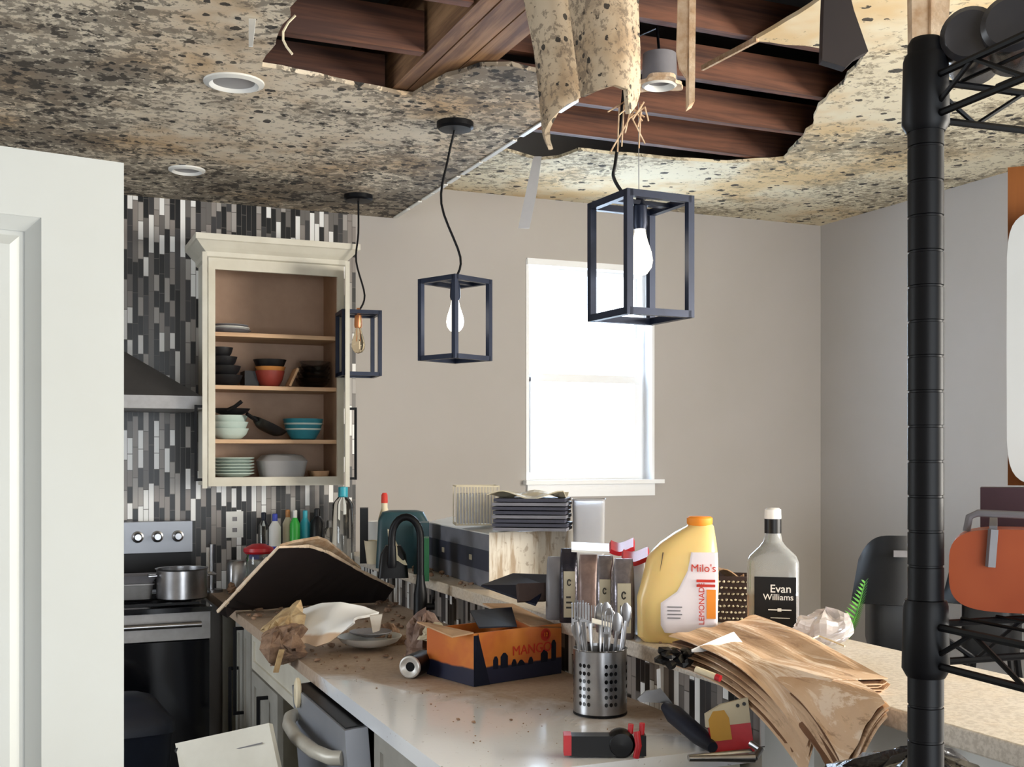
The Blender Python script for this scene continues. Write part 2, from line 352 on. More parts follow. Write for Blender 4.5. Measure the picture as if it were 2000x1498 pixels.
    def loft(s, secs, mtx, n=36):                            # secs: (z, cx, a, b, exponent)
        rings = []
        for z, cx, a, b, e in secs:
            ps = []
            for k in range(n):
                t = 2 * math.pi * k / n; c_, s_ = math.cos(t), math.sin(t)
                ps.append(mtx @ V((cx + a * math.copysign(abs(c_) ** (2 / e), c_), -b * math.copysign(abs(s_) ** (2 / e), s_), z)))
            rings.append(s.verts(ps))
        for A, C in zip(rings, rings[1:]):
            for k in range(n): s.face([A[k], A[(k + 1) % n], C[(k + 1) % n], C[k]])
        s.face(rings[0][::-1]); s.face(rings[-1]); return s
    def chunk(s, c, r, seed=0, flat=0.6):                    # an angular lump
        c = V(c); q = Mx.Rotation(R.random() * 6, 3, V((R.random() - .5, R.random() - .5, R.random() - .5)).normalized())
        bm2 = bmesh.new(); bmesh.ops.create_icosphere(bm2, subdivisions=1, radius=1)
        mp = {}
        for v in bm2.verts:
            p = q @ (v.co * (0.65 + 0.6 * R.random())); mp[v] = s.bm.verts.new(c + V((p.x * r, p.y * r, p.z * r * flat)))
        for f in bm2.faces: s.face([mp[v] for v in f.verts])
        bm2.free(); return s
ORG = {}
def mk(name, b, m, parent=None, smooth=False, org=None):
    bm = b.bm; bmesh.ops.recalc_face_normals(bm, faces=bm.faces[:])
    me = bpy.data.meshes.new(name)
    if parent is not None: o3 = ORG[parent.name]
    elif org is not None: o3 = V(org)
    else:
        xs = [v.co for v in bm.verts]; mn = [min(p[i] for p in xs) for i in range(3)]; mxx = [max(p[i] for p in xs) for i in range(3)]
        o3 = V(((mn[0] + mxx[0]) / 2, (mn[1] + mxx[1]) / 2, mn[2]))
    bmesh.ops.translate(bm, verts=bm.verts[:], vec=-o3)
    bm.to_mesh(me); bm.free()
    if smooth:
        for p in me.polygons: p.use_smooth = True
        try: me.set_sharp_from_angle(angle=math.radians(38))
        except Exception: pass
    me.materials.append(m)
    o = bpy.data.objects.new(name, me); COL.objects.link(o)
    if parent is not None: o.parent = parent
    else: o.location = o3
    ORG[o.name] = o3; return o
def tag(o, label, cat, group=None):
    o['label'] = label; o['category'] = cat
    if group: o['group'] = group
    return o
def thing(name, label, cat, loc, group=None):
    o = bpy.data.objects.new(name, None); o.empty_display_size = 0.05; COL.objects.link(o); o.location = V(loc); ORG[o.name] = V(loc)
    return tag(o, label, cat, group)
def struct(name, b, m, smooth=False): 
    o = mk(name, b, m, org=(0, 0, 0), smooth=smooth); o['kind'] = 'structure'; return o
def text(name, body, size, m, parent, mtx, extrude=0.0004, bold=0.0):
    cu = bpy.data.curves.new('lettering', 'FONT'); cu.body = body; cu.size = size; cu.align_x = 'CENTER'; cu.align_y = 'CENTER'; cu.extrude = extrude; cu.offset = bold
    to = bpy.data.objects.new('lettering_source', cu); COL.objects.link(to); bpy.context.view_layer.update()
    me = bpy.data.meshes.new_from_object(to.evaluated_get(bpy.context.evaluated_depsgraph_get()))
    bpy.data.objects.remove(to); bpy.data.curves.remove(cu)
    me.transform(Mx.Translation(-ORG[parent.name]) @ mtx); me.materials.clear(); me.materials.append(m)
    o = bpy.data.objects.new(name, me); COL.objects.link(o); o.parent = parent; ORG[o.name] = ORG[parent.name]; return o
def frame(p, rz=None, rx=0.0, ry=0.0):
    rz = facing(p) if rz is None else rz
    return Mx.Translation(V(p)) @ Mx.Rotation(rz, 4, 'Z') @ Mx.Rotation(ry, 4, 'Y') @ Mx.Rotation(rx, 4, 'X')
UP = Mx.Rotation(math.pi / 2, 4, 'X')                       # text plane -> upright facing local -y

# ================================================================== SETTING
KC, DC = 2.74, 2.91                                          # the two ceiling heights
FAR, RW, SOF = 5.5, 4.34, 1.70
struct('floor', B().box((-2.6, -3.1, -0.1), (4.5, 5.64, 0)), M['floor'])
wx0, wx1, wz0, wz1 = 2.43, 3.20, 1.41, 2.585
w = B()
w.box((-2.6, FAR, 0), (wx0, FAR + .14, 3.5)); w.box((wx1, FAR, 0), (4.5, FAR + .14, 3.5)); w.box((wx0, FAR, 0), (wx1, FAR + .14, wz0)); w.box((wx0, FAR, wz1), (wx1, FAR + .14, 3.5))
struct('wall_far', w, M['wall'])
struct('wall_backsplash', B().box((-2.5, FAR - .008, .90), (1.50, FAR, KC)), M['tile'])
w = B(); w.box((RW, 1.6, 0), (RW + .14, FAR, 3.5)); w.box((RW, -3.1, 0), (RW + .14, -.8, 3.5)); w.box((RW, -.8, 0), (RW + .14, 1.6, .95)); w.box((RW, -.8, 2.4), (RW + .14, 1.6, 3.5))
struct('wall_right', w, M['wall'])
struct('wall_left', B().box((-2.6, -3.0, 0), (-2.46, 2.7, 3.5)).box((-2.6, 4.1, 0), (-2.46, FAR, 3.5)).box((-2.6, 2.7, 0), (-2.46, 4.1, 1.1)).box((-2.6, 2.7, 2.2), (-2.46, 4.1, 3.5)), M['wall'])
w = B(); w.box((-2.6, -3.14, 0), (-.6, -3.0, 3.5)); w.box((2.4, -3.14, 0), (4.5, -3.0, 3.5)); w.box((-.6, -3.14, 2.3), (2.4, -3.0, 3.5))
struct('wall_near', w, M['wall'])
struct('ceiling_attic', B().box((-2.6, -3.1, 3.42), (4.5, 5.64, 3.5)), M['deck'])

def jag(pts, amp=0.012, step=0.05):                          # break a straight tear into a ragged one
    out = []
    for a, b in zip(pts, pts[1:]):
        a, b = V(a), V(b); n = max(1, int((b - a).length / step)); out.append(a)
        nr = V((-(b - a).y, (b - a).x, 0)).normalized() if (b - a).length > 1e-6 else V((0, 0, 0))
        for k in range(1, n): out.append(a.lerp(b, k / n) + nr * (R.random() - .5) * 2 * amp)
    out.append(V(pts[-1])); return out
def pz(l, Z): return [at(x, y, Z=Z) for x, y in l]
kt = pz([(1052, 142), (1000, 129), (937, 130), (872, 150), (832, 172), (806, 188), (720, 172), (620, 150), (512, 130), (545, 62), (580, 0), (612, -70)], KC)
e0 = at(1062, 187, Z=KC); e0.x = SOF
tear = jag([e0] + kt, 0.008, 0.05) + [V((0.95, 2.2, KC)), V((SOF, 1.7, KC))]
outer = [V((SOF, -3, KC)), V((-2.5, -3, KC)), V((-2.5, FAR, KC)), V((SOF, FAR, KC))] + tear
struct('ceiling_kitchen', B().slab(outer, (0, 0, .014)), M['mouldk'])
dt = pz([(940, 285), (1000, 298), (1050, 313), (1090, 309), (1130, 294), (1200, 302), (1300, 311), (1420, 319), (1530, 311), (1590, 240), (1598, 208), (1650, 160), (1690, 104), (1672, 92), (1600, 94), (1470, 80), (1560, 28), (1620, -20), (1640, -80)], DC)
dt[0].x = SOF
tear = jag(dt, 0.010, 0.06) + [V((2.4, 2.1, DC)), V((SOF, 1.9, DC))]
outer = [V((SOF, FAR, DC)), V((RW, FAR, DC)), V((RW, -3, DC)), V((SOF, -3, DC))] + tear[::-1]
struct('ceiling_dining', B().slab(outer, (0, 0, .014)), M['mouldd'])
struct('wall_soffit', B().box((SOF - .012, e0.y, KC + .002), (SOF, FAR, DC + .014)).box((SOF - .012, -3, KC + .002), (SOF, 1.7, DC + .014)), M['mouldd'])
b = B(); yy = e0.y
while yy < FAR - .02:
    l = .12 + .25 * R.random(); b.box((SOF - .012, yy, KC - .005), (SOF + .006, min(yy + l, FAR), KC + .02)); yy += l + (.01 + .05 * R.random())
struct('trim_1', b, M['white'])
# attic timbers
GJ = 'ceiling joists bared by the collapse'
def joist(x0, x1, y, z, lab):
    tag(mk('ceiling_joist', B().box((x0, y, z), (x1, y + .038, z + .125)).bevel(.004, 1), M['joist']), lab, 'joist', GJ)
for y, l in ((2.84, 'dark joist in the torn opening beside the thick beam, out over the cook'), (3.25, 'reddish joist crossing the middle of the smaller torn opening beside the thick beam'), (3.66, 'dark red joist along the ragged kitchen edge of the smaller torn opening'), (4.07, 'joist above the stained kitchen ceiling board past the torn edge')):
    joist(-1.0, 1.10, y, KC + .02, l)
for y, l in ((2.73, 'joist high over the hanging board strips, first in from the room'), (3.14, 'orange lit joist crossing behind the tan hanging strip'), (3.57, 'red brown joist with knots between the orange joist and the dangling can light'), (4.0, 'brown joist just below the dangling can light'), (4.40, 'last reddish joist along the ragged dining edge of the large opening')):
    joist(1.335, 4.3, y, DC + .02, l)
tag(mk('ceiling_beam', B().box((1.11, 0.5, KC + .02), (1.16, FAR - .02, KC + .32)).box((1.165, 0.5, KC + .02), (1.245, FAR - .02, KC + .32)).box((1.25, 0.5, KC + .02), (1.33, FAR - .02, KC + .31)), M['beam']), 'thick built-up timber beam running through the smaller torn ceiling opening', 'beam')

# far window
win = bpy.data.objects.new('window_1', None); COL.objects.link(win); win['kind'] = 'structure'; ORG['window_1'] = V((0, 0, 0))
b = B(); fy0, fy1 = FAR + .075, FAR + .13
b.box((wx0, fy0, wz0), (wx0 + .05, fy1, wz1)).box((wx1 - .05, fy0, wz0), (wx1, fy1, wz1)).box((wx0 + .05, fy0, wz1 - .05), (wx1 - .05, fy1, wz1)).box((wx0 + .05, fy0, wz0), (wx1 - .05, fy1, wz0 + .045))
mk('window_frame', b, M['trimw'], win)
b = B(); zr = 1.965
b.box((wx0 + .05, fy0 - .02, zr - .022), (wx1 - .05, fy0 + .02, zr + .022))
b.box((wx0 + .05, fy0 - .015, wz0 + .045), (wx0 + .085, fy0 + .015, zr)).box((wx1 - .085, fy0 - .015, wz0 + .045), (wx1 - .05, fy0 + .015, zr)).box((wx0 + .085, fy0 - .015, wz0 + .045), (wx1 - .085, fy0 + .015, wz0 + .085))
mk('sash', b, M['trimw'], win)
mk('pane', B().box((wx0 + .05, fy0 + .03, wz0 + .045), (wx1 - .05, fy0 + .034, wz1 - .05)), M['pane'], win)
b = B(); b.box((wx0 - .0, FAR - .012, wz1 - .03), (wx1, FAR + .075, wz1 + .004)).box((wx1 - .012, FAR - .004, wz0), (wx1 + .004, FAR + .075, wz1)).box((wx0 - .004, FAR - .004, wz0), (wx0 + .012, FAR + .075, wz1))
mk('jamb', b, M['trimw'], win)
mk('window_sill', B().box((wx0 - .02, FAR - .045, wz0 - .018), (wx1 + .045, FAR + .075, wz0 + .004)).bevel(.004), M['trimw'], win)
mk('apron', B().box((wx0, FAR - .016, wz0 - .085), (wx1, FAR, wz0 - .018)).bevel(.003), M['trimw'], win)

# open panel door close on the left
hp = V((.147, 1.972, 0)); ddir = V((-.983, -.182, 0)); dn = V((.182, -.983, 0))
def dl(u, v, z): return hp + ddir * u + dn * v + V((0, 0, z))
door = bpy.data.objects.new('door_1', None); COL.objects.link(door); door['kind'] = 'structure'; door.location = hp; ORG['door_1'] = hp
def dbox(b, u0, u1, v0, v1, z0, z1):
    vs = b.verts([dl(u, v, z) for z in (z0, z1) for u, v in ((u0, v0), (u1, v0), (u1, v1), (u0, v1))])
    for f in ((3, 2, 1, 0), (4, 5, 6, 7), (0, 1, 5, 4), (1, 2, 6, 5), (2, 3, 7, 6), (3, 0, 4, 7)): b.face([vs[i] for i in f])
b = B(); dw = .76; st = .128
dbox(b, 0, st, -.035, 0, .01, 2.03); dbox(b, dw - st, dw, -.035, 0, .01, 2.03); dbox(b, st, dw - st, -.035, 0, 1.925, 2.03); dbox(b, st, dw - st, -.035, 0, .01, .22)
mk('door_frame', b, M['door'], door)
b = B(); dbox(b, st, dw - st, -.026, -.016, .22, 1.925)
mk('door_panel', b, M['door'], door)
b = B()                                                       # raised ogee ring round the panel
for (uu, vv) in (((st, -.001), (st + .022, -.014)), ((st + .030, -.014), (st + .046, -.003))):
    (ua, va), (ub, vb) = uu, vv
    ra = [dl(ua, va, .22 + (ua - st)), dl(dw - ua, va, .22 + (ua - st)), dl(dw - ua, va, 1.925 - (ua - st)), dl(ua, va, 1.925 - (ua - st))]
    rb = [dl(ub, vb, .22 + (ub - st)), dl(dw - ub, vb, .22 + (ub - st)), dl(dw - ub, vb, 1.925 - (ub - st)), dl(ub, vb, 1.925 - (ub - st))]
    A, C = b.verts(ra), b.verts(rb)
    for k in range(4): b.face([A[k], A[(k + 1) % 4], C[(k + 1) % 4], C[k]])
    if va < vb:
        b.face(C)
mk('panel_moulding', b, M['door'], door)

# recessed lights
def can_light(px, py, Z, r, lab):
    c = at(px, py, Z=Z); t = thing('recessed_light', lab, 'light', c, 'recessed ceiling lights')
    mk('trim_ring', B().lathe([(r, 0), (r, -.006), (r * .82, -.012), (r * .70, -.004), (r * .68, .0)], c, 32, cap=False), M['white'], t, True)
    mk('lens', B().lathe([(r * .69, -.002), (.0002, -.005)], c, 32), M['plastic'], t, True)
can_light(457, 160, KC, .095, 'round white recessed light beside the torn ceiling opening')
can_light(365, 331, KC, .075, 'round white recessed light deep over the range, clear patch around it')
c = at(1288, 160, d=3.75)
t = thing('recessed_light', 'recessed can light dangling in the hole with a ring of torn board', 'light', c)
mk('housing', B().lathe([(.055, .09), (.058, 0)], c, 24), M['greyp'], t, True)
mk('cable', B().tube([c + V((0, 0, .085)), c + V((.02, .05, .2)), V((c.x, 3.577, DC + .09))], .005, 8), M['blackm'], t, True)
b = B()
def ring(u, v):
    a = 2 * math.pi * u; r = .056 + (.022 + .014 * math.sin(a * 3 + 1) + .006 * math.sin(a * 7)) * v
    return c + V((r * math.cos(a), r * math.sin(a), .004 * v * math.sin(a * 2)))
b.grid(ring, 40, 3, .012, (0, 0, 1)); mk('torn_ring', b, M['torn'], t)
mk('trim_ring', B().lathe([(.058, -.012), (.050, -.018), (.042, -.008), (.040, .02)], c, 28, cap=False), M['white'], t, True)

# ------------------------------------------------------------------ hanging board
def sheet(left, right, ytop, ybot, d0, bulge, nu=16, nv=26, tilt=0.0, th=.011, twist=0.0):
    b = B()
    def f(u, v):
        y = ytop + (ybot(u) - ytop) * v; x = lerp(pl(left, y), pl(right, y), u)
        return at(x, y, d=d0 - bulge * math.sin(math.pi * u) + tilt * (1 - v) + twist * (u - .5) * v)
    return b.grid(f, nu, nv, th)
GH = 'board strips hanging from the opening'
tag(mk('hanging_board', sheet([(-80, 1015), (0, 1030), (100, 1050), (190, 1060), (265, 1068), (296, 1082)], [(-80, 1112), (0, 1116), (100, 1126), (185, 1137), (230, 1112), (260, 1085), (296, 1083)], -80, lambda u: pl([(0, 275), (.2, 292), (.3, 255), (.6, 205), (1, 186)], u), 2.80, .05), M['paper'], smooth=True),
    'narrow curled spotted ceiling board hanging to a long torn point', 'ceiling board', GH)
tag(mk('hanging_board', sheet([(-80, 1112), (0, 1117), (100, 1130), (190, 1142), (230, 1150)], [(-80, 1240), (0, 1239), (100, 1243), (180, 1243), (215, 1232)], -80, lambda u: pl([(0, 190), (.25, 178), (.55, 168), (.75, 176), (.88, 225), (1, 205)], u), 2.74, .08), M['paper'], smooth=True),
    'wide curled spotted ceiling board hanging beside the narrow pointed one', 'ceiling board', GH)
b = B(); b.prism([at(x, y, d=2.6) for x, y in ((1326, -60), (1348, -60), (1345, 90), (1340, 150), (1328, 132), (1322, 100))], FWD * .012)
b.prism([at(x, y, d=2.59) for x, y in ((1347, -60), (1360, -60), (1358, 110), (1357, 198), (1346, 205), (1346, 90))], FWD * .05)
tag(mk('hanging_strip', b, M['torn']), 'straight tan board strip with a bright cut edge hanging before the orange joist', 'ceiling board', GH)
b = B(); b.prism([at(x, y, d=2.62) for x, y in ((1612, -60), (1648, -60), (1668, 20), (1696, 100), (1672, 112), (1652, 132), (1628, 124), (1606, 118), (1608, 40))], FWD * .03)
tag(mk('hanging_flap', b, M['dark']), 'ragged brown flap of board, painted shadow dark, hanging beside the spotted ceiling', 'ceiling board', GH)  # backlit shade of the flap is put into its dark colour
b = B(); b.prism([at(x, y, d=1.75) for x, y in ((1780, -60), (1820, -60), (1818, 112), (1782, 112))], FWD * .02)
b.prism([at(x, y, d=1.74) for x, y in ((1820, -60), (1858, -60), (1850, 112), (1818, 112))], FWD * .03)
tag(mk('hanging_strip', b, M['torn']), 'pale board strip hanging behind the top of the black post', 'ceiling board', GH)
b = B(); pa = at(1048, 306, d=5.2); 
b.grid(lambda u, v: at(lerp(pl([(306, 1042), (380, 1026), (446, 1012)], lerp(306, 446, v)), pl([(306, 1058), (380, 1048), (446, 1034)], lerp(306, 446, v)), u), lerp(306, 446, v), d=5.2 - .03 * v), 3, 10, .004)
tag(mk('hanging_paper', b, M['plastic']), 'thin pale strip of paper dangling from the far tip of the large opening', 'paper strip')
tag(mk('lath_strip', B().bar(at(1372, 133, d=4.1), at(1480, 76, d=3.72), .011, .018), M['torn']), 'thin wooden lath slanting across the large opening', 'lath')
tag(mk('loose_wire', B().tube([at(x, y, d=3.2) for x, y in ((577, 30), (563, 44), (553, 62), (553, 78), (560, 92), (571, 106))], .0035, 6), M['cream'], smooth=True), 'short curved white wire dangling in the smaller torn opening', 'wire')
tag(mk('paper_scrap', B().grid(lambda u, v: at(lerp(486, lerp(500, 494, v), u), lerp(38, 92, v), d=3.10 - .05 * v), 2, 4, .003), M['white']), 'small white scrap peeling down from the ceiling beside the torn opening', 'paper scrap')
b = B()
for k in range(14):
    a = at(1205 + R.random() * 55, 195 + R.random() * 30, d=2.75); b.tube([a, a + V(((R.random() - .5) * .12, (R.random() - .5) * .05, -.03 - .09 * R.random()))], .002, 5)
o = tag(mk('torn_fibres', b, M['torn']), 'torn paper fibres dangling below the wide hanging board', 'debris'); o['kind'] = 'stuff'

# ------------------------------------------------------------------ pendant lanterns
def lantern(X, Y, ztop, h, wd, rot, cord, bulb, lab, canopy=True, cordpts=None):
    t = thing('pendant_lantern', lab, 'pendant light', (X, Y, ztop - h), 'cage pendants over the bar')
    if canopy: mk('canopy', B().lathe([(.066, KC), (.066, KC - .018), (.058, KC - .026), (.012, KC - .028)], (X, Y, 0), 32), M['blackm'], t, True)
    pts = cordpts or [(X + dx, Y + dy, lerp(KC - .02, ztop, v)) for dx, dy, v in cord]
    sm = []
    for i in range(len(pts) - 1):
        for k in range(5):
            u = k / 5; p0, p1, p2, p3 = [V(pts[max(0, min(len(pts) - 1, j))]) for j in (i - 1, i, i + 1, i + 2)]
            sm.append(0.5 * ((2 * p1) + (p2 - p0) * u + (2 * p0 - 5 * p1 + 4 * p2 - p3) * u * u + (3 * p1 - p0 - 3 * p2 + p3) * u ** 3))
    sm.append(V(pts[-1])); mk('cord', B().tube(sm, .0045, 8), M['blackm'], t, True)
    b = B(); q = .017; mt = Mx.Translation((X, Y, ztop - h)) @ Mx.Rotation(rot, 4, 'Z'); r = wd / 2
    cs = [(-r, -r), (r, -r), (r, r), (-r, r)]
    for (x0, y0), (x1, y1) in zip(cs, cs[1:] + cs[:1]):
        for z in (q / 2, h - q / 2): b.bar(mt @ V((x0, y0, z)), mt @ V((x1, y1, z)), q)
        b.bar(mt @ V((x0, y0, 0)), mt @ V((x0, y0, h)), q, None, mt.to_3x3() @ V((0, 1, 0)))
    b.bar(mt @ V((-r, 0, h - q / 2)), mt @ V((r, 0, h - q / 2)), q * 1.3, q * .6)
    mk('cage', b, M['lant'], t)
    zt = ztop - .012
    mk('socket', B().lathe([(.008, zt + .03), (.013, zt), (.017, zt - .004), (.019, zt - .05), (.016, zt - .062)], (X, Y, 0), 24), M['lant'] if bulb == 'bulb' else M['brass'], t, True)
    zb = zt - .055
    mk('light_bulb', B().lathe([(.012, zb), (.014, zb - .015), (.019, zb - .035), (.029, zb - .065), (.032, zb - .085), (.029, zb - .102), (.018, zb - .118), (.0005, zb - .124)], (X, Y, 0), 28), M[bulb], t, True)
    mk('filament', B().tube([(X - .006, Y, zb - .01), (X - .008, Y, zb - .07), (X, Y, zb - .03), (X + .008, Y, zb - .07), (X + .006, Y, zb - .01)], .0012, 5), M['brass'], t)
lantern(1.40, 5.08, 2.205, .297, .165, -.08, [(0, 0, 0), (.0, 0, .3), (-.01, 0, .55), (.03, .0, .85), (.0, 0, 1)], 'bulba', 'small dark cage pendant with amber bulb hanging before the open cupboard')
lantern(1.412, 3.83, 2.178, .292, .172, .43, [(0, 0, 0), (-.02, .02, .2), (-.045, .02, .5), (.02, 0, .85), (.0, 0, 1)], 'bulb', 'cage pendant with glowing bulb hanging against the bare greige wall')
cp = [at(1242, -42, d=2.86), at(1225, 120, d=2.86), at(1212, 240, d=2.85), at(1202, 318, d=2.84), at(1199, 348, d=2.84), at(1224, 385, d=2.84), V((1.41, 2.49, 2.18))]
cp[0] = V((1.41, 2.49, KC - .02))
lantern(1.41, 2.49, 2.187, .300, .176, .045, None, 'bulb', 'largest looking cage pendant with glowing bulb hanging before the window', cordpts=cp)
p = V((1.41, 2.49, 0)); tag(mk('support_wire', B().tube([at(1247, 200, d=2.85), at(1248, 392, d=2.85)], .0012, 5), M['steel_d']), 'thin straight wire above the cage pendant before the window', 'wire')

# ================================================================== KITCHEN
# range
t = thing('range_cooker', 'stainless and black freestanding range under the hood', 'range', (.32, 5.15, 0))
mk('body', B().box((-.06, 4.86, .08), (.70, 5.47, .905)), M['black'], t)
mk('cooktop', B().box((-.065, 4.80, .905), (.705, 5.41, .925)).bevel(.004), M['glassb'], t)
bgp = mk('backguard', B().box((-.06, 5.40, .925), (.70, 5.47, .935)).box((-.06, 5.385, 1.105), (.70, 5.47, 1.245)).bevel(.006), M['dwf'], t)
mk('vent_panel', B().box((-.058, 5.405, .935), (.698, 5.47, 1.105)), M['black'], t)
for kx in (.46, .545, .635):
    kp = V((kx, 5.385, 1.178))
    k = mk('knob', B().lathe([(.026, 0), (.026, .006), (.020, .008), (.018, .026), (.014, .030)], kp, 24, Mx.Rotation(math.pi / 2, 3, 'X').to_4x4()), M['steel'], bgp, True)
mk('display', B().box((.22, 5.381, 1.135), (.40, 5.386, 1.215)), M['glassb'], bgp)
mk('control_strip', B().box((-.06, 4.825, .79), (.70, 4.862, .905)).bevel(.004), M['steel_d'], t)
od = mk('oven_door', B().box((-.055, 4.82, .25), (.695, 4.86, .785)).bevel(.006), M['glassb'], t)
mk('handle', B().tube([(-.03, 4.795, .855), (.66, 4.795, .855)], .012, 12).bar((-.01, 4.83, .855), (-.01, 4.795, .855), .014).bar((.64, 4.83, .855), (.64, 4.795, .855), .014), M['steel'], od, True)
for bx, by in ((.14, 5.22), (.14, 4.98), (.52, 5.22), (.52, 4.98)): mk('burner', B().lathe([(.085, .925), (.085, .928), (.07, .929)], (bx, by, 0), 28), M['blackm'], t, True)
mk('grate', B().bar((-.02, 5.11, .935), (.66, 5.11, .935), .012).bar((.33, 4.84, .935), (.33, 5.38, .935), .012).bar((-.02, 4.86, .935), (.66, 4.86, .935), .01), M['blackm'], t)
# hood
t = thing('range_hood', 'dark chimney range hood with a grey rim on the strip tile wall', 'range hood', (.26, 5.25, 1.745))
b = B(); A = b.verts([(-.12, 5.0, 1.80), (.69, 5.0, 1.80), (.69, 5.49, 1.80), (-.12, 5.49, 1.80)]); C = b.verts([(.12, 5.28, 2.06), (.30, 5.28, 2.06), (.30, 5.49, 2.06), (.12, 5.49, 2.06)])
for k in range(4): b.face([A[k], A[(k + 1) % 4], C[(k + 1) % 4], C[k]])
b.face(A[::-1]); b.face(C); mk('canopy', b, M['hoodd'], t)
mk('rim', B().box((-.12, 4.995, 1.745), (.695, 5.49, 1.80)).bevel(.004), M['steel_d'], t)
mk('chimney', B().box((.12, 5.29, 2.06), (.30, 5.49, KC - .002)), M['steel_d'], t)

# upper cabinet
cx0, cx1, cy0, cz0, cz1 = .741, 1.356, 5.17, 1.409, 2.43
t = thing('wall_cabinet', 'white open wall cabinet with crown moulding and dishes inside', 'cabinet', ((cx0 + cx1) / 2, 5.33, cz0))
b = B().box((cx0, cy0 + .02, cz0), (cx0 + .018, FAR - .01, cz1 + .04)).box((cx1 - .018, cy0 + .02, cz0), (cx1, FAR - .01, cz1 + .04)).box((cx0 + .018, cy0 + .02, cz1 + .01), (cx1 - .018, FAR - .01, cz1 + .03)).box((cx0 + .018, cy0 + .02, cz0 + .01), (cx1 - .018, FAR - .01, cz0 + .034))
mk('carcass', b, M['cab'], t)
mk('back_panel', B().box((cx0 + .018, FAR - .022, cz0 + .034), (cx1 - .018, FAR - .012, cz1 + .01)), M['tan'], t)
mk('side_lining', B().box((cx0 + .0185, cy0 + .021, cz0 + .034), (cx0 + .021, FAR - .022, cz1 + .01)), M['tan'], t)
mk('side_lining', B().box((cx1 - .021, cy0 + .021, cz0 + .034), (cx1 - .0185, FAR - .022, cz1 + .01)), M['tan'], t)
fs = .030
mk('face_frame', B().box((cx0, cy0, cz0), (cx0 + fs, cy0 + .02, cz1 + .04)).box((cx1 - fs, cy0, cz0), (cx1, cy0 + .02, cz1 + .04)).box((cx0 + fs, cy0, cz0), (cx1 - fs, cy0 + .02, cz0 + .04)).box((cx0 + fs, cy0, cz1 - .055), (cx1 - fs, cy0 + .02, cz1 + .04)), M['cab'], t)
SH = [2.100, 1.862, 1.619]
for z in SH: mk('shelf', B().box((cx0 + .022, cy0 + .03, z - .018), (cx1 - .022, FAR - .024, z)), M['shelfedge'], t)
b = B(); prof = [(0, cz1 - .005), (.012, cz1 + .0), (.014, cz1 + .02), (.03, cz1 + .035), (.055, cz1 + .062), (.062, cz1 + .066), (.062, cz1 + .092), (0, cz1 + .092)]
rows = [b.verts([(cx0 - o, FAR - .01, z), (cx0 - o, cy0 - o, z), (cx1 + o, cy0 - o, z), (cx1 + o, FAR - .01, z)]) for o, z in prof]
for A, C in zip(rows, rows[1:]):
    for k in range(3): b.face([A[k], A[k + 1], C[k + 1], C[k]])
b.face(rows[-1]); mk('crown_moulding', b, M['cab'], t)
def open_door(hx, dirv, outer_sign):
    hx = V(hx); dv = V(dirv).normalized(); nv = V((-dv.y, dv.x, 0)) * outer_sign
    def p(u, v, z): return hx + dv * u + nv * v + V((0, 0, z))
    def bx(b, u0, u1, v0, v1, z0, z1):
        vs = b.verts([p(u, v, z) for z in (z0, z1) for u, v in ((u0, v0), (u1, v0), (u1, v1), (u0, v1))])
        for f in ((3, 2, 1, 0), (4, 5, 6, 7), (0, 1, 5, 4), (1, 2, 6, 5), (2, 3, 7, 6), (3, 0, 4, 7)): b.face([vs[i] for i in f])
    h = cz1 - cz0 - .03; b = B()
    bx(b, 0, .05, 0, .019, 0, h); bx(b, .24, .29, 0, .019, 0, h); bx(b, .05, .24, 0, .019, 0, .05); bx(b, .05, .24, 0, .019, h - .05, h); bx(b, .05, .24, .004, .012, .05, h - .05)
    d = mk('cabinet_door', b, M['cab'], t)
    b = B(); zz = (.03, .35); b.bar(p(.262, .045, zz[0]), p(.262, .045, zz[1]), .011).bar(p(.262, .019, zz[0] + .006), p(.262, .05, zz[0] + .006), .011).bar(p(.262, .019, zz[1] - .006), p(.262, .05, zz[1] - .006), .011)
    mk('pull', b, M['blackm'], d)
open_door((cx0 - .004, cy0 - .004, cz0), (-.150, -1, 0), -1)
open_door((cx1 + .002, cy0 - .004, cz0), (-.250, -1, 0), 1)

# dishes inside the cabinet
def plate_b(b, c, r, h=.018): return b.lathe([(r * .45, 0), (r * .5, .003), (r * .72, .006), (r, h), (r * .99, h + .003), (r * .7, .010), (r * .4, .007), (.0005, .007)], c, 36)
def bowl_b(b, c, r, h): return b.lathe([(r * .5, 0), (r * .62, .004), (r * .86, h * .45), (r, h), (r * .96, h), (r * .82, h * .47), (r * .5, .012), (.0005, .010)], c, 36)
def cx(px, y=5.33): return at(px, 800, Y=y).x
GP = 'dishes in the open cabinet'
for k in range(3):
    tag(mk('platter', plate_b(B(), (cx(448, 5.33), 5.33, SH[0] + .001 + .011 * k), .098 - .006 * k, .02), [M['greyp'], M['white'], M['greyp']][k], smooth=True), ['bottom grey platter on the top cabinet shelf', 'pale middle platter on the top cabinet shelf', 'grey platter lying on top, on the highest cabinet shelf'][k], 'platter', GP)
z = SH[1]
for k, (dx, r) in enumerate(((0, .078), (-.004, .074), (-.012, .066), (-.02, .055))):
    tag(mk('frying_pan', bowl_b(B(), (cx(440, 5.3) + dx, 5.30, z + .001 + .042 * k), r, .05), M['pan'], smooth=True), ['black pan at the bottom of the tall pan stack', 'second black pan up in the tall pan stack', 'third black pan up in the tall pan stack', 'small black pan on top of the tall pan stack'][k], 'pan', GP)
tag(mk('bowl', bowl_b(B(), (cx(527, 5.3), 5.30, z + .001), .068, .075), M['redc'], smooth=True), 'red bowl on the second cabinet shelf beside the black pans', 'bowl', GP)
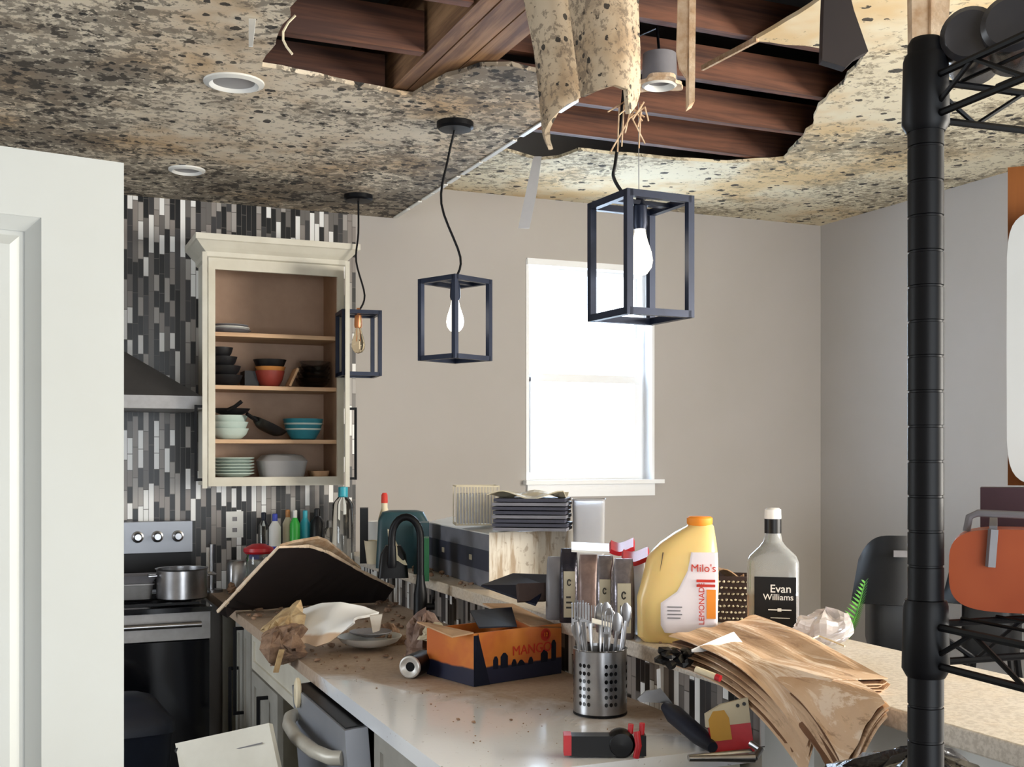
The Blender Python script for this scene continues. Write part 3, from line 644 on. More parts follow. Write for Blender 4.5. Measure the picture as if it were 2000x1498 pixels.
tag(mk('bowl', bowl_b(B(), (cx(528, 5.3), 5.30, z + .055), .070, .040), M['orange'], smooth=True), 'orange rimmed bowl nested in the red bowl', 'bowl', GP)
tag(mk('bowl', bowl_b(B(), (cx(527, 5.3), 5.30, z + .080), .076, .048), M['pan'], smooth=True), 'black bowl on top of the red bowl', 'bowl', GP)
tag(mk('baking_tray', B().box((cx(478, 5.3), 5.30, z + .001), (cx(505, 5.3), 5.42, z + .075)).bevel(.006), M['black'], smooth=True), 'small black tin between the pan stack and the red bowl', 'tin', GP)
tag(mk('cutting_board', B().bar(V((cx(562, 5.25), 5.25, z + .003)), V((cx(578, 5.25), 5.25, z + .085)), .010, .10, V((0, 1, 0))), M['card']), 'thin board leaning beside the red bowl', 'cutting board', GP)
for k in range(4):
    tag(mk('glass_dish', bowl_b(B(), (cx(610, 5.33) + .004 * k, 5.33, z + .001 + .027 * k), .082 - .003 * k, .046), M['glassd'], smooth=True), ['bottom', 'second', 'third', 'top'][k] + ' smoky glass dish of the stack behind the leaning board', 'dish', GP)
z = SH[2]
for k in range(3):
    tag(mk('bowl', bowl_b(B(), (cx(448, 5.3), 5.30, z + .001 + .030 * k), .088 - .002 * k, .05), M['mint'], smooth=True), ['bottom', 'middle', 'top'][k] + ' pale mint bowl of the stack under the black pan', 'bowl', GP)
pn = V((cx(452, 5.3), 5.30, z + .112))
t = thing('frying_pan', 'black pan with its handle up lying over the mint bowls', 'pan', pn, GP)
mk('pan_body', bowl_b(B(), pn, .085, .03), M['pan'], t, True)
mk('handle', B().tube([pn + V((-.03, -.07, .02)), pn + V((.0, -.09, .035)), pn + V((.03, -.10, .06))], .009, 8), M['black'], t, True)
pn = V((cx(520, 5.27), 5.27, z + .001))
t = thing('frying_pan', 'black pan standing tilted between the mint bowls and the blue bowl', 'pan', pn, GP)
b = B(); bowl_b(b, (0, 0, 0), .085, .04); b.bm.transform(Mx.Translation(pn + V((0, 0, .035))) @ Mx.Rotation(.45, 4, 'Y')); mk('pan_body', b, M['pan'], t, True)
mk('handle', B().tube([pn + V((-.05, -.04, .085)), pn + V((-.1, -.06, .115))], .009, 8), M['black'], t, True)
bc = V((cx(592, 5.3), 5.30, z + .001)); t = thing('bowl', 'deep teal bowl with pale bands on the third cabinet shelf', 'bowl', bc, GP)
mk('bowl_body', bowl_b(B(), bc, .094, .098), M['teal'], t, True)
for zz, r in ((.045, .0835), (.07, .0895)): mk('band', B().lathe([(r, zz), (r + .002, zz + .004), (r + .0015, zz + .008)], bc, 36, cap=False), M['mint'], t, True)
z = cz0 + .036
for k in range(6):
    tag(mk('plate', plate_b(B(), (cx(455, 5.3), 5.30, z + .001 + .014 * k), .096, .018), M['mint'], smooth=True), ['lowest', 'second', 'third', 'fourth', 'fifth', 'topmost'][k] + ' pale mint plate of the stack on the cabinet bottom', 'plate', GP)
p = V((cx(550, 5.3), 5.30, z + .001)); tag(mk('food_container', B().loft([(0, 0, .095, .08, 5), (.06, 0, .108, .09, 5), (.075, 0, .112, .094, 5), (.10, 0, .09, .075, 4), (.108, 0, .05, .04, 3)], frame(p, 0)), M['plastic'], smooth=True), 'milky lidded food container beside the plate stack', 'container', GP)
p = V((cx(622, 5.3), 5.30, z + .001)); tag(mk('flat_dish', B().loft([(0, 0, .036, .06, 5), (.028, 0, .044, .066, 5)], frame(p, 0)), M['card'], smooth=True), 'small flat tan dish in the corner of the cabinet bottom', 'dish', GP)

# outlet
p = V((at(458, 1024, Y=FAR - .008).x, FAR - .008, at(458, 1024, Y=FAR).z))
t = thing('wall_outlet', 'white double outlet plate on the strip tile above the pot', 'outlet', p)
ofs = mk('plate_cover', B().box((p.x - .040, p.y - .006, p.z - .062), (p.x + .040, p.y, p.z + .062)).bevel(.003), M['white'], t)
for dz in (-.026, .026): mk('socket_face', B().box((p.x - .011, p.y - .008, p.z + dz - .010), (p.x + .011, p.y - .006, p.z + dz + .010)), M['greyp'], t)

# peninsula
CT = .914; PX0, PX1 = .776, 1.455
tag(mk('countertop', B().box((PX0, 2.085, CT - .038), (PX1, 5.48, CT)).bevel(.004), M['counter'], org=(0, 0, 0)), 'long white counter of the peninsula, dusty towards the back', 'countertop')
def front_panel(b, y0, y1, z0, z1, x=.80, th=.02, st=.055, rec=.008):
    b.box((x, y0, z0), (x + th, y0 + st, z1)); b.box((x, y1 - st, z0), (x + th, y1, z1)); b.box((x, y0 + st, z0), (x + th, y1 - st, z0 + st)); b.box((x, y0 + st, z1 - st), (x + th, y1 - st, z1)); b.box((x + rec, y0 + st, z0 + st), (x + th, y1 - st, z1 - st)); return b
def pull(b, x, y, z0, z1): return b.bar((x - .034, y, z0), (x - .034, y, z1), .012).bar((x, y, z0 + .006), (x - .034, y, z0 + .006), .012).bar((x, y, z1 - .006), (x - .034, y, z1 - .006), .012)
def base_cab(y0, y1, lab, doors, open_front=None):
    t = thing('base_cabinet', lab, 'cabinet', (1.12, (y0 + y1) / 2, 0), 'base cabinets under the peninsula')
    b = B().box((.82, y0 + .001, .1), (.838, y0 + .019, CT - .04)) if False else B()
    b.box((.82, y0 + .001, .10), (1.44, y0 + .018, CT - .04)).box((.82, y1 - .018, .10), (1.44, y1 - .001, CT - .04)).box((.82, y0 + .018, .10), (1.44, y1 - .018, .118)).box((1.42, y0 + .018, .118), (1.44, y1 - .018, CT - .04)).box((.88, y0 + .001, 0), (1.44, y1 - .001, .10))
    mk('carcass', b, M['cab'], t)
    for (a, c, z0, z1, kind, py, pz0, pz1) in doors:
        d = mk('cabinet_door' if kind == 'd' else 'drawer_front', front_panel(B(), a, c, z0, z1, st=.05 if kind == 'd' else .032), M['cabg'] if kind == 'd' else M['cab'], t)
        if py: mk('pull', pull(B(), .80, py, pz0, pz1), M['blackm'], d)
    return t
base_cab(4.46, 5.30, 'narrow white base cabinet with long black pulls next to the range', [(4.66, 4.81, .12, .87, 'd', 4.74, .37, .68), (4.465, 4.655, .12, .87, 'd', 4.62, .51, .86)])
base_cab(3.44, 4.45, 'white sink cabinet with one door missing beside the dishwasher', [(3.45, 4.44, .725, .868, 'w', None, 0, 0), (3.95, 4.44, .12, .715, 'd', 4.12, .36, .68)])
base_cab(2.10, 2.76, 'white base cabinet at the open end of the peninsula', [(2.105, 2.755, .12, .868, 'd', None, 0, 0)])
# dishwasher, door ajar
t = thing('dishwasher', 'stainless dishwasher with its door ajar under the counter', 'dishwasher', (1.1, 3.09, 0))
mk('tub', B().box((.86, 2.79, .10), (1.43, 2.80, .87)).box((.86, 3.38, .10), (1.43, 3.39, .87)).box((.86, 2.80, .86), (1.43, 3.38, .87)).box((.86, 2.80, .10), (1.43, 3.38, .12)).box((1.42, 2.80, .12), (1.43, 3.38, .86)), M['greyp'], t)
rm = Mx.Translation((.82, 0, .128)) @ Mx.Rotation(math.radians(-4.5), 4, 'Y')
d = mk('dishwasher_door', B().box((-.03, 2.785, 0), (.03, 3.40, .735), rm).bevel(.006), M['dwf'], t)
mk('control_edge', B().box((-.024, 2.80, .7355), (.024, 3.385, .739), rm), M['black'], d)
hp_ = [rm @ V((x, y, .655)) for x, y in ((-.03, 3.36), (-.055, 3.34), (-.078, 3.25), (-.088, 3.1), (-.078, 2.94), (-.055, 2.85), (-.03, 2.83))]
mk('handle', B().tube(hp_, .019, 12), M['handlec'], d, True)
p = at(602, 1330, X=.765); b = B(); b.lathe([(.022, 0), (.026, .004), (.026, .012), (.020, .016)], (0, 0, 0), 20); b.bm.transform(Mx.Translation((.735, 3.30, .855)) @ Mx.Rotation(-math.pi / 2, 4, 'Y') @ Mx.Diagonal((1.7, .8, 1, 1)))
mk('latch', b, M['cream'], d, True)

# half wall, tile and bar top
struct('wall_bar', B().box((1.462, 2.05, 0), (1.62, FAR, 1.028)).box((1.60, 1.0, 0), (1.74, 2.05, 1.028)), M['white'])
struct('wall_bar_tile', B().box((1.452, 2.05, CT), (1.462, 5.49, 1.03)).box((1.452, 2.04, CT), (1.462, 2.05, 1.03)), M['tileb'])
bt = [(1.432, 2.02), (1.51, 2.02), (1.51, .7), (1.97, .7), (1.97, 5.48), (1.432, 5.48)]
b = B().slab([V((x, y, 1.03)) for x, y in bt], (0, 0, .04)); b.bevel(.004)
tag(mk('bar_top', b, M['bartop'], org=(0, 0, 0)), 'speckled raised bar top along the peninsula, bright at its open end', 'bar top')
BT = 1.07

# faucet
p = V((at(815, 1231, Z=CT).x, 3.92, CT)); p = V((1.315, 3.93, CT))
t = thing('kitchen_faucet', 'tall black gooseneck faucet standing on the counter', 'faucet', p)
mk('base', B().lathe([(.030, 0), (.030, .006), (.026, .012), (.025, .13), (.017, .17), (.014, .20)], p, 28), M['blackm'], t, True)
sd = -RIGHT
arc = [p + V((0, 0, .19)), p + V((0, 0, .33))] + [p + V((0, 0, .335)) + sd * (.052 - .052 * math.cos(a)) + V((0, 0, .075 * math.sin(a))) for a in [math.pi * k / 12 for k in range(1, 13)]] + [p + sd * .104 + V((0, 0, .30))]
mk('neck', B().tube(arc, .0135, 14), M['blackm'], t, True)
mk('spray_head', B().tube([p + sd * .104 + V((0, 0, .305)), p + sd * .104 + V((0, 0, .24)), p + sd * .104 + V((0, 0, .225))], [.015, .018, .014], 14), M['blackm'], t, True)
mk('lever', B().tube([p + V((0, 0, .085)) + RIGHT * .02, p + V((0, 0, .085)) + RIGHT * .052], .013, 12).tube([p + RIGHT * .045 + V((0, 0, .09)), p + RIGHT * .05 + V((0, 0, .12)) - FWD * .03], .005, 8), M['blackm'], t, True)

# on the range
p = V((at(322, 1140, d=4.86).x, at(322, 1140, d=4.86).y, .942)); p = V((.42, 5.05, .942))
tag(mk('loaf_tin', B().loft([(0, 0, .066, .045, 7), (.058, 0, .074, .053, 7), (.060, 0, .080, .058, 7), (.066, 0, .080, .058, 7), (.062, 0, .07, .048, 7), (.012, 0, .06, .04, 7)], frame(p)), M['steel_d'], smooth=True), 'grey loaf tin on the range beside the steel pot', 'tin')
p2 = p + V((0, 0, .067)); tag(mk('loaf_tin', B().loft([(0, 0, .072, .05, 7), (.030, 0, .092, .062, 7), (.034, 0, .096, .066, 7), (.030, 0, .086, .058, 7), (.01, 0, .066, .044, 7)], frame(p2)), M['greyp'], smooth=True), 'wider grey tin stacked on the loaf tin', 'tin')
p = V((.605, 4.985, .942)); t = thing('saucepan', 'shiny steel saucepan standing on the range corner', 'saucepan', p)
mk('pot_body', B().lathe([(.098, 0), (.104, .006), (.104, .122), (.110, .128), (.100, .126), (.098, .008), (.0005, .006)], p, 40), M['steel'], t, True)
for a in (0.0, math.pi):
    q = p + V((math.cos(a) * .104, math.sin(a) * .104, .10)); o = V((math.cos(a), math.sin(a), 0)); s_ = V((-o.y, o.x, 0)) * .03
    mk('handle', B().tube([q + s_, q + s_ + o * .03, q - s_ + o * .03, q - s_], .005, 8), M['steel'], t, True)

# bottles and jars on the back of the counter
def bottle(px, y, ztop, base, r, m, capm, lab, z0=CT, neck=.17, label_m=None):
    X = at(px, 1000, Y=y).x; h = ztop - z0; c = V((X, y, z0)); t = thing('bottle', lab, 'bottle', c, 'bottles along the tile under the cabinet')
    mk('bottle_body', B().lathe([(r * .92, 0), (r, .006), (r, h * (1 - neck)), (r * .45, h * (1 - neck * .55)), (r * .38, h * .93)], c, 24), m, t, True)
    mk('cap', B().lathe([(r * .44, h * .90), (r * .44, h), (r * .3, h + .003)], c, 20), capm, t, True)
    if label_m: mk('bottle_label', B().lathe([(r + .001, h * .3), (r + .001, h * .58)], c, 24, cap=False), label_m, t, True)
bottle(515, 5.40, 1.275, 0, .026, M['glass'], M['navy'], 'clear bottle with dark cap beside the outlet', label_m=M['lidblue'])
bottle(537, 5.36, 1.27, 0, .028, M['white'], M['lidblue'], 'white bottle with blue pump top by the outlet', label_m=M['lidblue'])
bottle(562, 5.41, 1.285, 0, .024, M['cream'], M['orange'], 'cream bottle with orange cap under the cabinet', label_m=M['orange'])
bottle(576, 5.36, 1.285, 0, .024, M['gbright'], M['white'], 'bright green bottle with white cap under the cabinet', label_m=M['green'])
bottle(596, 5.41, 1.28, 0, .026, M['cyan'], M['cyan'], 'cyan bottle with matching cap under the cabinet', label_m=M['white'])
bottle(620, 5.37, 1.29, 0, .034, M['black'], M['black'], 'black bottle with white striped label under the cabinet', label_m=M['white'])
bottle(670, 5.30, 1.395, 0, .052, M['glass'], M['cyan'], 'big clear glass bottle with teal cap at the cabinet corner')
bottle(643, 5.40, 1.23, 0, .030, M['glass'], M['steel_d'], 'short clear jar bottle beside the big clear one')
p = V((at(505, 1100, Y=5.18).x, 5.18, CT)); t = thing('storage_jar', 'clear jar with a wide red lid behind the fallen dark board', 'jar', p)
mk('jar_body', B().lathe([(.05, 0), (.056, .01), (.056, .17), (.05, .19)], p, 28), M['glass'], t, True)
mk('lid', B().lathe([(.060, .19), (.068, .20), (.066, .215), (.03, .232), (.0005, .235)], p, 28), M['red'], t, True)
p = V((at(405, 1100, Y=5.40).x + .02, 5.40, CT)); tag(mk('paper_towel_holder', B().lathe([(.05, 0), (.05, .012), (.01, .014), (.01, .22)], p, 24), M['steel'], smooth=True), 'thin steel holder post standing behind the saucepan', 'holder')
p = V((.93, 5.30, CT)); tag(mk('toaster', B().loft([(0, 0, .085, .05, 5), (.13, 0, .085, .05, 5), (.15, 0, .075, .042, 4)], frame(p, 0)), M['steel'], smooth=True), 'small steel toaster below the outlet', 'toaster')

# fallen dark board leaning over the sink
bd = [((427, 1197), 4.52), ((545, 1072), 4.26), ((604, 1070), 4.30), ((640, 1082), 4.38), ((700, 1116), 4.58), ((769, 1150), 4.80), ((752, 1176), 4.72), ((640, 1205), 4.55), ((520, 1203), 4.53), ((460, 1216), 4.47)]
def plane_fit():
    a, b_, c_ = at(427, 1197, d=4.5), at(546, 1072, d=4.28), at(768, 1150, d=4.78); return a, (b_ - a).cross(c_ - a).normalized()
po, pn_ = plane_fit()
if pn_.dot(FWD) < 0: pn_ = -pn_
def onp(x, y, off=0.0):
    D = at(x, y, d=1.0) - V((0, 0, EYE)); o = V((0, 0, EYE)); return o + D * ((po + pn_ * off - o).dot(pn_) / D.dot(pn_))
t = thing('fallen_board', 'big dark ceiling board fallen across the sink, pale torn edges', 'ceiling board', onp(600, 1190))
oul = jag([onp(*q[0]) for q in bd] + [onp(*bd[0][0])], .004, .05)[:-1]
for q in oul:
    if q.x > PX0 - .01: q.z = max(q.z, CT + .006)
mk('dark_face', B().slab(oul, pn_ * .010), M['dark'], t)
b = B()
def edge_strip(pts, off0, wid, amp):
    for k in range(len(pts) - 1):
        a, c_ = V(pts[k]), V(pts[k + 1])
        for j in range(6):
            p0, p1 = a.lerp(c_, j / 6), a.lerp(c_, (j + 1) / 6); r_ = wid * (.7 + amp * R.random())
            b.bar(p0 + pn_ * off0, p1 + pn_ * off0, r_, r_ * .8)
edge_strip([onp(427, 1197), onp(545, 1071), onp(604, 1069), onp(640, 1081), onp(700, 1115), onp(768, 1149)], .006, .012, .6)
mk('torn_edge', b, M['torne'], t)
b = B().slab([onp(x, y, .03) for x, y in ((548, 1068), (575, 1060), (622, 1052), (640, 1058), (690, 1098), (706, 1112), (690, 1116), (640, 1090), (600, 1076))], pn_ * .012)
mk('backing_layer', b, M['torn'], t)

# white broken board with foam
p = at(650, 1268, Z=CT); p = V((p.x, p.y, CT + .002))
t = thing('broken_panel', 'white broken panel arched over the counter with yellow foam at one end', 'broken panel', p)
def arch(u, v):
    x = lerp(pl([(0, 585), (1, 578)], v), pl([(0, 742), (.5, 700), (1, 690)], v), u)
    ytop = pl([(0, 1196), (.25, 1182), (.5, 1180), (.8, 1188), (1, 1200)], u); ybot = pl([(0, 1262), (.2, 1256), (.4, 1264), (.6, 1254), (.75, 1240), (1, 1218)], u)
    return at(x + 3 * math.sin(v * 9 + u * 5), lerp(ytop, ybot, v), d=3.78 - .24 * math.sin(v * math.pi / 2) + .015 * math.sin(u * 9))
mk('panel_sheet', B().grid(arch, 22, 12, .008), M['gyp2'], t, True)
b = B(); b.prism([at(x, y, d=3.60) for x, y in ((722, 1203), (746, 1200), (741, 1232), (728, 1236))], FWD * .02); mk('panel_corner', b, M['gyp'], t)
def lump(xl, xr, tops, bots, d0, amp, sd, th, n1=16, n2=8):
    def f(u, v):
        x = lerp(xl, xr, u) + 5 * mnoise.noise(V((u * 5, v * 5, sd))); y = lerp(pl(tops, u), pl(bots, u), v) + 5 * mnoise.noise(V((u * 6, v * 6, sd + 3)))
        return at(x, y, d=d0 - .10 * math.sin(v * 3.1) + amp * mnoise.noise(V((u * 8, v * 8, sd + 8))))
    return B().grid(f, n1, n2, th)
mk('foam_lump', lump(524, 592, [(0, 1240), (.5, 1210), (1, 1188)], [(0, 1252), (.5, 1236), (1, 1262)], 3.70, .02, 1, .03), M['foam'], t)
mk('brown_lump', lump(528, 586, [(0, 1254), (.5, 1238), (1, 1240)], [(0, 1282), (.4, 1272), (1, 1266)], 3.62, .03, 5, .04), M['rub'], t)
b = B(); b.grid(lambda u, v: at(545 - 12 * v + 10 * u, 1268 + 45 * v, d=3.45 + .01 * u), 2, 5, .004); mk('foam_shred', b, M['foam'], t)
# plates on the counter
p = at(722, 1262, Z=CT + .01); p.z = CT + .012
tag(mk('dinner_plate', bowl_b(B(), p, .106, .032), M['white'], smooth=True), 'white dirty plate on the counter under the broken panel', 'plate')
p = p + V((.012, .03, .026)); tag(mk('saucer', plate_b(B(), p, .070, .014), M['greyp'], smooth=True), 'small grey saucer lying on the white plate', 'plate')
# can lying down
c0 = at(799, 1308, d=3.22); ax = (FWD * .93 + RIGHT * .30).normalized(); c0.z = CT + .034
t = thing('drink_can', 'dark drinks can lying with its silver base forward', 'can', V((c0.x, c0.y, CT)))
rot = V((0, 0, 1)).rotation_difference(ax).to_matrix().to_4x4()
mk('can_body', B().lathe([(.0325, .008), (.033, .012), (.033, .105), (.028, .118)], c0, 32, rot), M['blackm'], t, True)
mk('can_base', B().lathe([(.0325, .010), (.031, .002), (.027, 0), (.024, .002), (.018, .007), (.0005, .011)], c0, 32, rot), M['alu'], t, True)
# orange carton
A_, B_, C_ = at(925, 1342, Z=CT), at(1112, 1313, Z=CT), at(872, 1302, Z=CT)
ux = (B_ - A_); ux.z = 0; ux.normalize(); uy = V((-ux.y, ux.x, 0)); Lx, Ly, H = .315, .23, .145
t = thing('open_carton', 'orange and navy open drinks carton on the counter', 'carton', A_)
cm = Mx(((ux.x, uy.x, 0, A_.x), (ux.y, uy.y, 0, A_.y), (0, 0, 1, CT + .001), (0, 0, 0, 1)))
b = B(); th = .004
b.box((0, 0, 0), (Lx, th, H), cm).box((0, Ly - th, 0), (Lx, Ly, H * .92), cm).box((0, th, 0), (th, Ly - th, H), cm).box((Lx - th, th, 0), (Lx, Ly - th, H * .9), cm).box((th, th, 0), (Lx - th, Ly - th, th), cm)
mk('carton_box', b, M['carton'], t)
b = B(); b.box((0, -.0012, 0), (.014, .0, H * .96), cm); b.prism([cm @ V(q) for q in ((0, -.0014, 0), (.055, -.0014, 0), (.014, -.0014, H))], cm.to_3x3() @ V((0, -.0006, 0)))
mk('edge_print', b, M['navy'], t)
b = B()
for k, (x, hh) in enumerate(((.075, .075), (.105, .082), (.14, .06), (.165, .056), (.20, .06), (.25, .075), (.285, .10))):
    b.loft([(0.04, 0, .009 + .004 * (k % 2), .0008, 2.2), (hh - .01, 0, .009 + .004 * (k % 2), .0008, 2.2), (hh, 0, .004, .0008, 2.2)], cm @ Mx.Translation((x, -.0012, 0)), 12)
mk('skyline_pattern', b, M['navy'], t)
text('lettering', 'MANGO', .038, M['ink'], t, cm @ Mx.Translation((.205, -.002, .082)) @ UP, bold=0)
mk('round_mark', B().lathe([(.018, 0), (.018, .001), (.013, .001), (.013, 0)], (0, 0, 0), 24, cm @ Mx.Translation((.255, -.001, .118)) @ UP), M['ink'], t)
text('lettering', '12', .016, M['inko'], t, cm @ Mx.Translation((.255, -.002, .118)) @ UP)
b = B(); b.prism([cm @ V(q) for q in ((.06, Ly * .25, H + .002), (.16, Ly * .05, H + .002), (.24, Ly * .6, H + .035), (.12, Ly * .8, H + .03))], (0, 0, .004)); mk('flap', b, M['navy'], t)
b = B(); b.prism([cm @ V(q) for q in ((.20, 0, H), (Lx, 0, H * .9), (Lx, Ly, H + .03), (.20, Ly, H + .04))], (0, 0, .004)); mk('flap', b, M['card'], t)
b = B(); b.prism([cm @ V(q) for q in ((0, 0, H), (0.004, Ly, H), (-.05, Ly * .9, H + .01), (-.05, .03, H - .01))], (0, 0, .004)); mk('flap', b, M['card'], t)

# utensil holder
p = V((at(1172, 1340, d=2.80).x, at(1172, 1340, d=2.80).y, CT + .001)); Rr, Hh = .0655, .158
t = thing('utensil_holder', 'perforated steel caddy full of cutlery on the counter', 'utensil holder', p)
b = B(); fz = facing(p) - math.pi / 2; n, m_ = 80, 30
rings = [[b.bm.verts.new(p + V((Rr * math.cos(fz + 2 * math.pi * k / n), Rr * math.sin(fz + 2 * math.pi * k / n), .004 + (Hh - .004) * j / m_))) for k in range(n)] for j in range(m_ + 1)]
for j in range(m_):
    for k in range(n): b.face([rings[j][k], rings[j][(k + 1) % n], rings[j + 1][(k + 1) % n], rings[j + 1][k]])
b.lathe([(Rr, Hh), (Rr + .002, Hh + .002), (Rr - .002, Hh + .003), (Rr - .003, Hh - .01)], p, n, cap=False)
mk('cylinder_wall', b, M['steel'], t, True)
mk('inner_wall', B().lathe([(Rr - .003, .006), (Rr - .003, Hh - .004)], p, 48, cap=False), M['steel_d'], t, True)
mk('base', B().lathe([(Rr - .004, 0), (Rr + .001, .001), (Rr + .001, .006), (Rr - .004, .008), (.0005, .008)], p, 48), M['blackm'], t, True)
b = B()
for panel in (-.62, .42, 1.55, 2.6, 3.6, 4.6):
    for ci in range(3):
        for ri in range(6):
            a = fz + panel + (ci - 1) * .19; zz = .032 + ri * .0185; o_ = V((math.cos(a), math.sin(a), 0)); s_ = V((-o_.y, o_.x, 0)); q = p + o_ * (Rr + .0004) + V((0, 0, zz))
            b.prism([q + s_ * .0046 * math.cos(w_) + V((0, 0, .0052 * math.sin(w_))) for w_ in [2 * math.pi * k / 10 for k in range(10)]], -o_ * .0042)
mk('hole_pattern', b, M['glassb'], t)
GC = 'cutlery in the perforated holder'
for k in range(14):
    a = R.random() * 6.28; rr = .018 + .026 * R.random(); q = p + V((rr * math.cos(a), rr * math.sin(a), .02)); o_ = V((math.cos(a), math.sin(a), 0))
    top = q + o_ * (.022 + .02 * R.random()) + V((0, 0, .175 + .04 * R.random())); b = B()
    if k % 2:
        b.tube([q, q.lerp(top, .6), q.lerp(top, .72), top], [.003, .0035, .005, .0045], 8); b.loft([(0, 0, .004, .0012, 2.2), (.02, 0, .013, .002, 2.2), (.045, 0, .012, .0015, 2.2), (.056, 0, .004, .001, 2.2)], frame(top - V((0, 0, .012))), 16); lab = 'steel spoon'
    else:
        s_ = RIGHT; b.tube([q, q.lerp(top, .75), top], [.003, .004, .006], 8)
        b.box((-.011, -.0012, -.008), (.011, .0012, .004), frame(top))
        for j in range(4): b.box((-.011 + j * .0066, -.001, .004), (-.0078 + j * .0066, .001, .045), frame(top))
        lab = 'steel fork'
    tag(mk('spoon' if k % 2 else 'fork', b, M['steel'], smooth=True), lab + ' standing in the perforated cutlery caddy', 'cutlery', GC)
q = p + V((.0, .0, Hh + .055)); b = B(); b.grid(lambda u, v: frame(q) @ V((lerp(-.02, .052, u), lerp(-.02, .04, v), .012 - .018 * u + .006 * math.sin(v * 3))), 6, 4, .002)
tag(mk('plastic_scrap', b, M['white']), 'white plastic scrap resting on the cutlery tops', 'scrap')
# folding tool
p0, p1 = at(1106, 1462, d=2.40), at(1262, 1462, d=2.40); p0.z = p1.z = CT + .024; ax = (p1 - p0); L = ax.length; ax.normalize(); tm = Mx.Translation(p0) @ V((1, 0, 0)).rotation_difference(ax).to_matrix().to_4x4()
t = thing('torch_tool', 'black hand tool with red ends lying near the counter end', 'tool', V((p0.x, p0.y, CT)))
mk('grip', B().box((.006, -.018, -.02), (L * .62, .018, .022), tm).bevel(.008, 3), M['black'], t, True)
mk('end_cap', B().box((-.006, -.019, -.018), (.010, .019, .024), tm).bevel(.005, 2), M['red'], t, True)
b = B().lathe([(.028, -.02), (.030, -.01), (.030, .012), (.024, .02), (.0005, .022)], (0, 0, 0), 28); b.bm.transform(tm @ Mx.Translation((L * .68, 0, .004)) @ Mx.Rotation(math.pi / 2, 4, 'X')); mk('round_body', b, M['black'], t, True)
mk('collar', B().tube([tm @ V((L * .86, -.018, -.022)), tm @ V((L * .89, -.022, .004)), tm @ V((L * .87, -.016, .032))], .007, 10), M['red'], t, True)
mk('nose', B().box((L * .88, -.016, -.020), (L * .99, .016, .022), tm).bevel(.006), M['black'], t, True)
mk('prong', B().tube([tm @ V((L * .80, 0, .024)), tm @ V((L * .81, 0, .044))], .006, 8).tube([tm @ V((L * .94, 0, .020)), tm @ V((L * .95, 0, .046))], .006, 8), M['red'], t, True)
# scraper with long blue handle
h0, h1 = at(1300, 1374, d=2.62), at(1392, 1462, d=2.40); h0.z = CT + .055; h1.z = CT + .018
t = thing('scraper', 'steel scraper with a dark blue handle leaning by the tiled bar wall', 'scraper', V((h0.x, h0.y, CT)))
b = B(); b.prism([at(x, y, d=2.63) for x, y in ((1244, 1365), (1262, 1349), (1284, 1346), (1290, 1344), (1314, 1374), (1250, 1371))], FWD * .004); mk('blade', b, M['steel'], t)
b = B(); b.prism([at(x, y, d=2.64) for x, y in ((1283, 1308), (1290, 1306), (1291, 1348), (1284, 1348))], FWD * .006); mk('stem', b, M['inkw'], t)
mk('handle', B().tube([h0, h0.lerp(h1, .2), h0.lerp(h1, .75), h1], [.012, .022, .020, .012], 14), M['navy'], t, True)
# red packet
pc = at(1432, 1450, d=2.42); pc.z = CT + .001; fm = frame(pc, facing(pc) + .18, -.16, -.12)
t = thing('snack_packet', 'red and cream packet with a mustard patch standing by the bar wall', 'packet', pc)
mk('packet_body', B().box((-.044, -.012, 0), (.044, .012, .060), fm).bevel(.004, 2), M['red'], t)
b = B(); b.prism([fm @ V(q) for q in ((-.050, -.013, .060), (.044, -.013, .060), (.046, -.013, .112), (-.012, -.013, .104), (-.048, -.013, .088))], fm.to_3x3() @ V((0, .022, 0))); mk('packet_top', b, M['lable'], t)
b = B(); b.loft([(.030, -.022, .022, .0006, 3), (.075, -.022, .022, .0006, 3), (.092, -.020, .012, .0006, 3)], fm @ Mx.Translation((0, -.0138, 0)), 20); mk('patch', b, M['yellow'], t)
mk('eyelet', B().tube([fm @ V((.022, -.0145, .098)), fm @ V((.022, -.0125, .098))], .004, 10).tube([fm @ V((.036, -.0145, .100)), fm @ V((.036, -.0125, .100))], .004, 10), M['black'], t)
# steel tongs/pliers at the counter end
q0 = at(1345, 1482, d=2.34); q1 = at(1470, 1482, d=2.36); q0.z = q1.z = CT + .012
t = thing('steel_tongs', 'steel tongs lying beneath the red packet at the counter end', 'tongs', V((q0.x, q0.y, CT)))
for sgn in (-1, 1): mk('arm', B().tube([q0 + FWD * .004 * sgn, q0.lerp(q1, .5) + FWD * .012 * sgn, q1 + FWD * .02 * sgn], [.006, .007, .010], 10), M['steel'], t, True)
mk('tip', B().tube([q1 - FWD * .02, q1 + RIGHT * .016 + V((0, 0, .012)), q1 + FWD * .02 + V((0, 0, .02))], .007, 10), M['steel'], t, True)
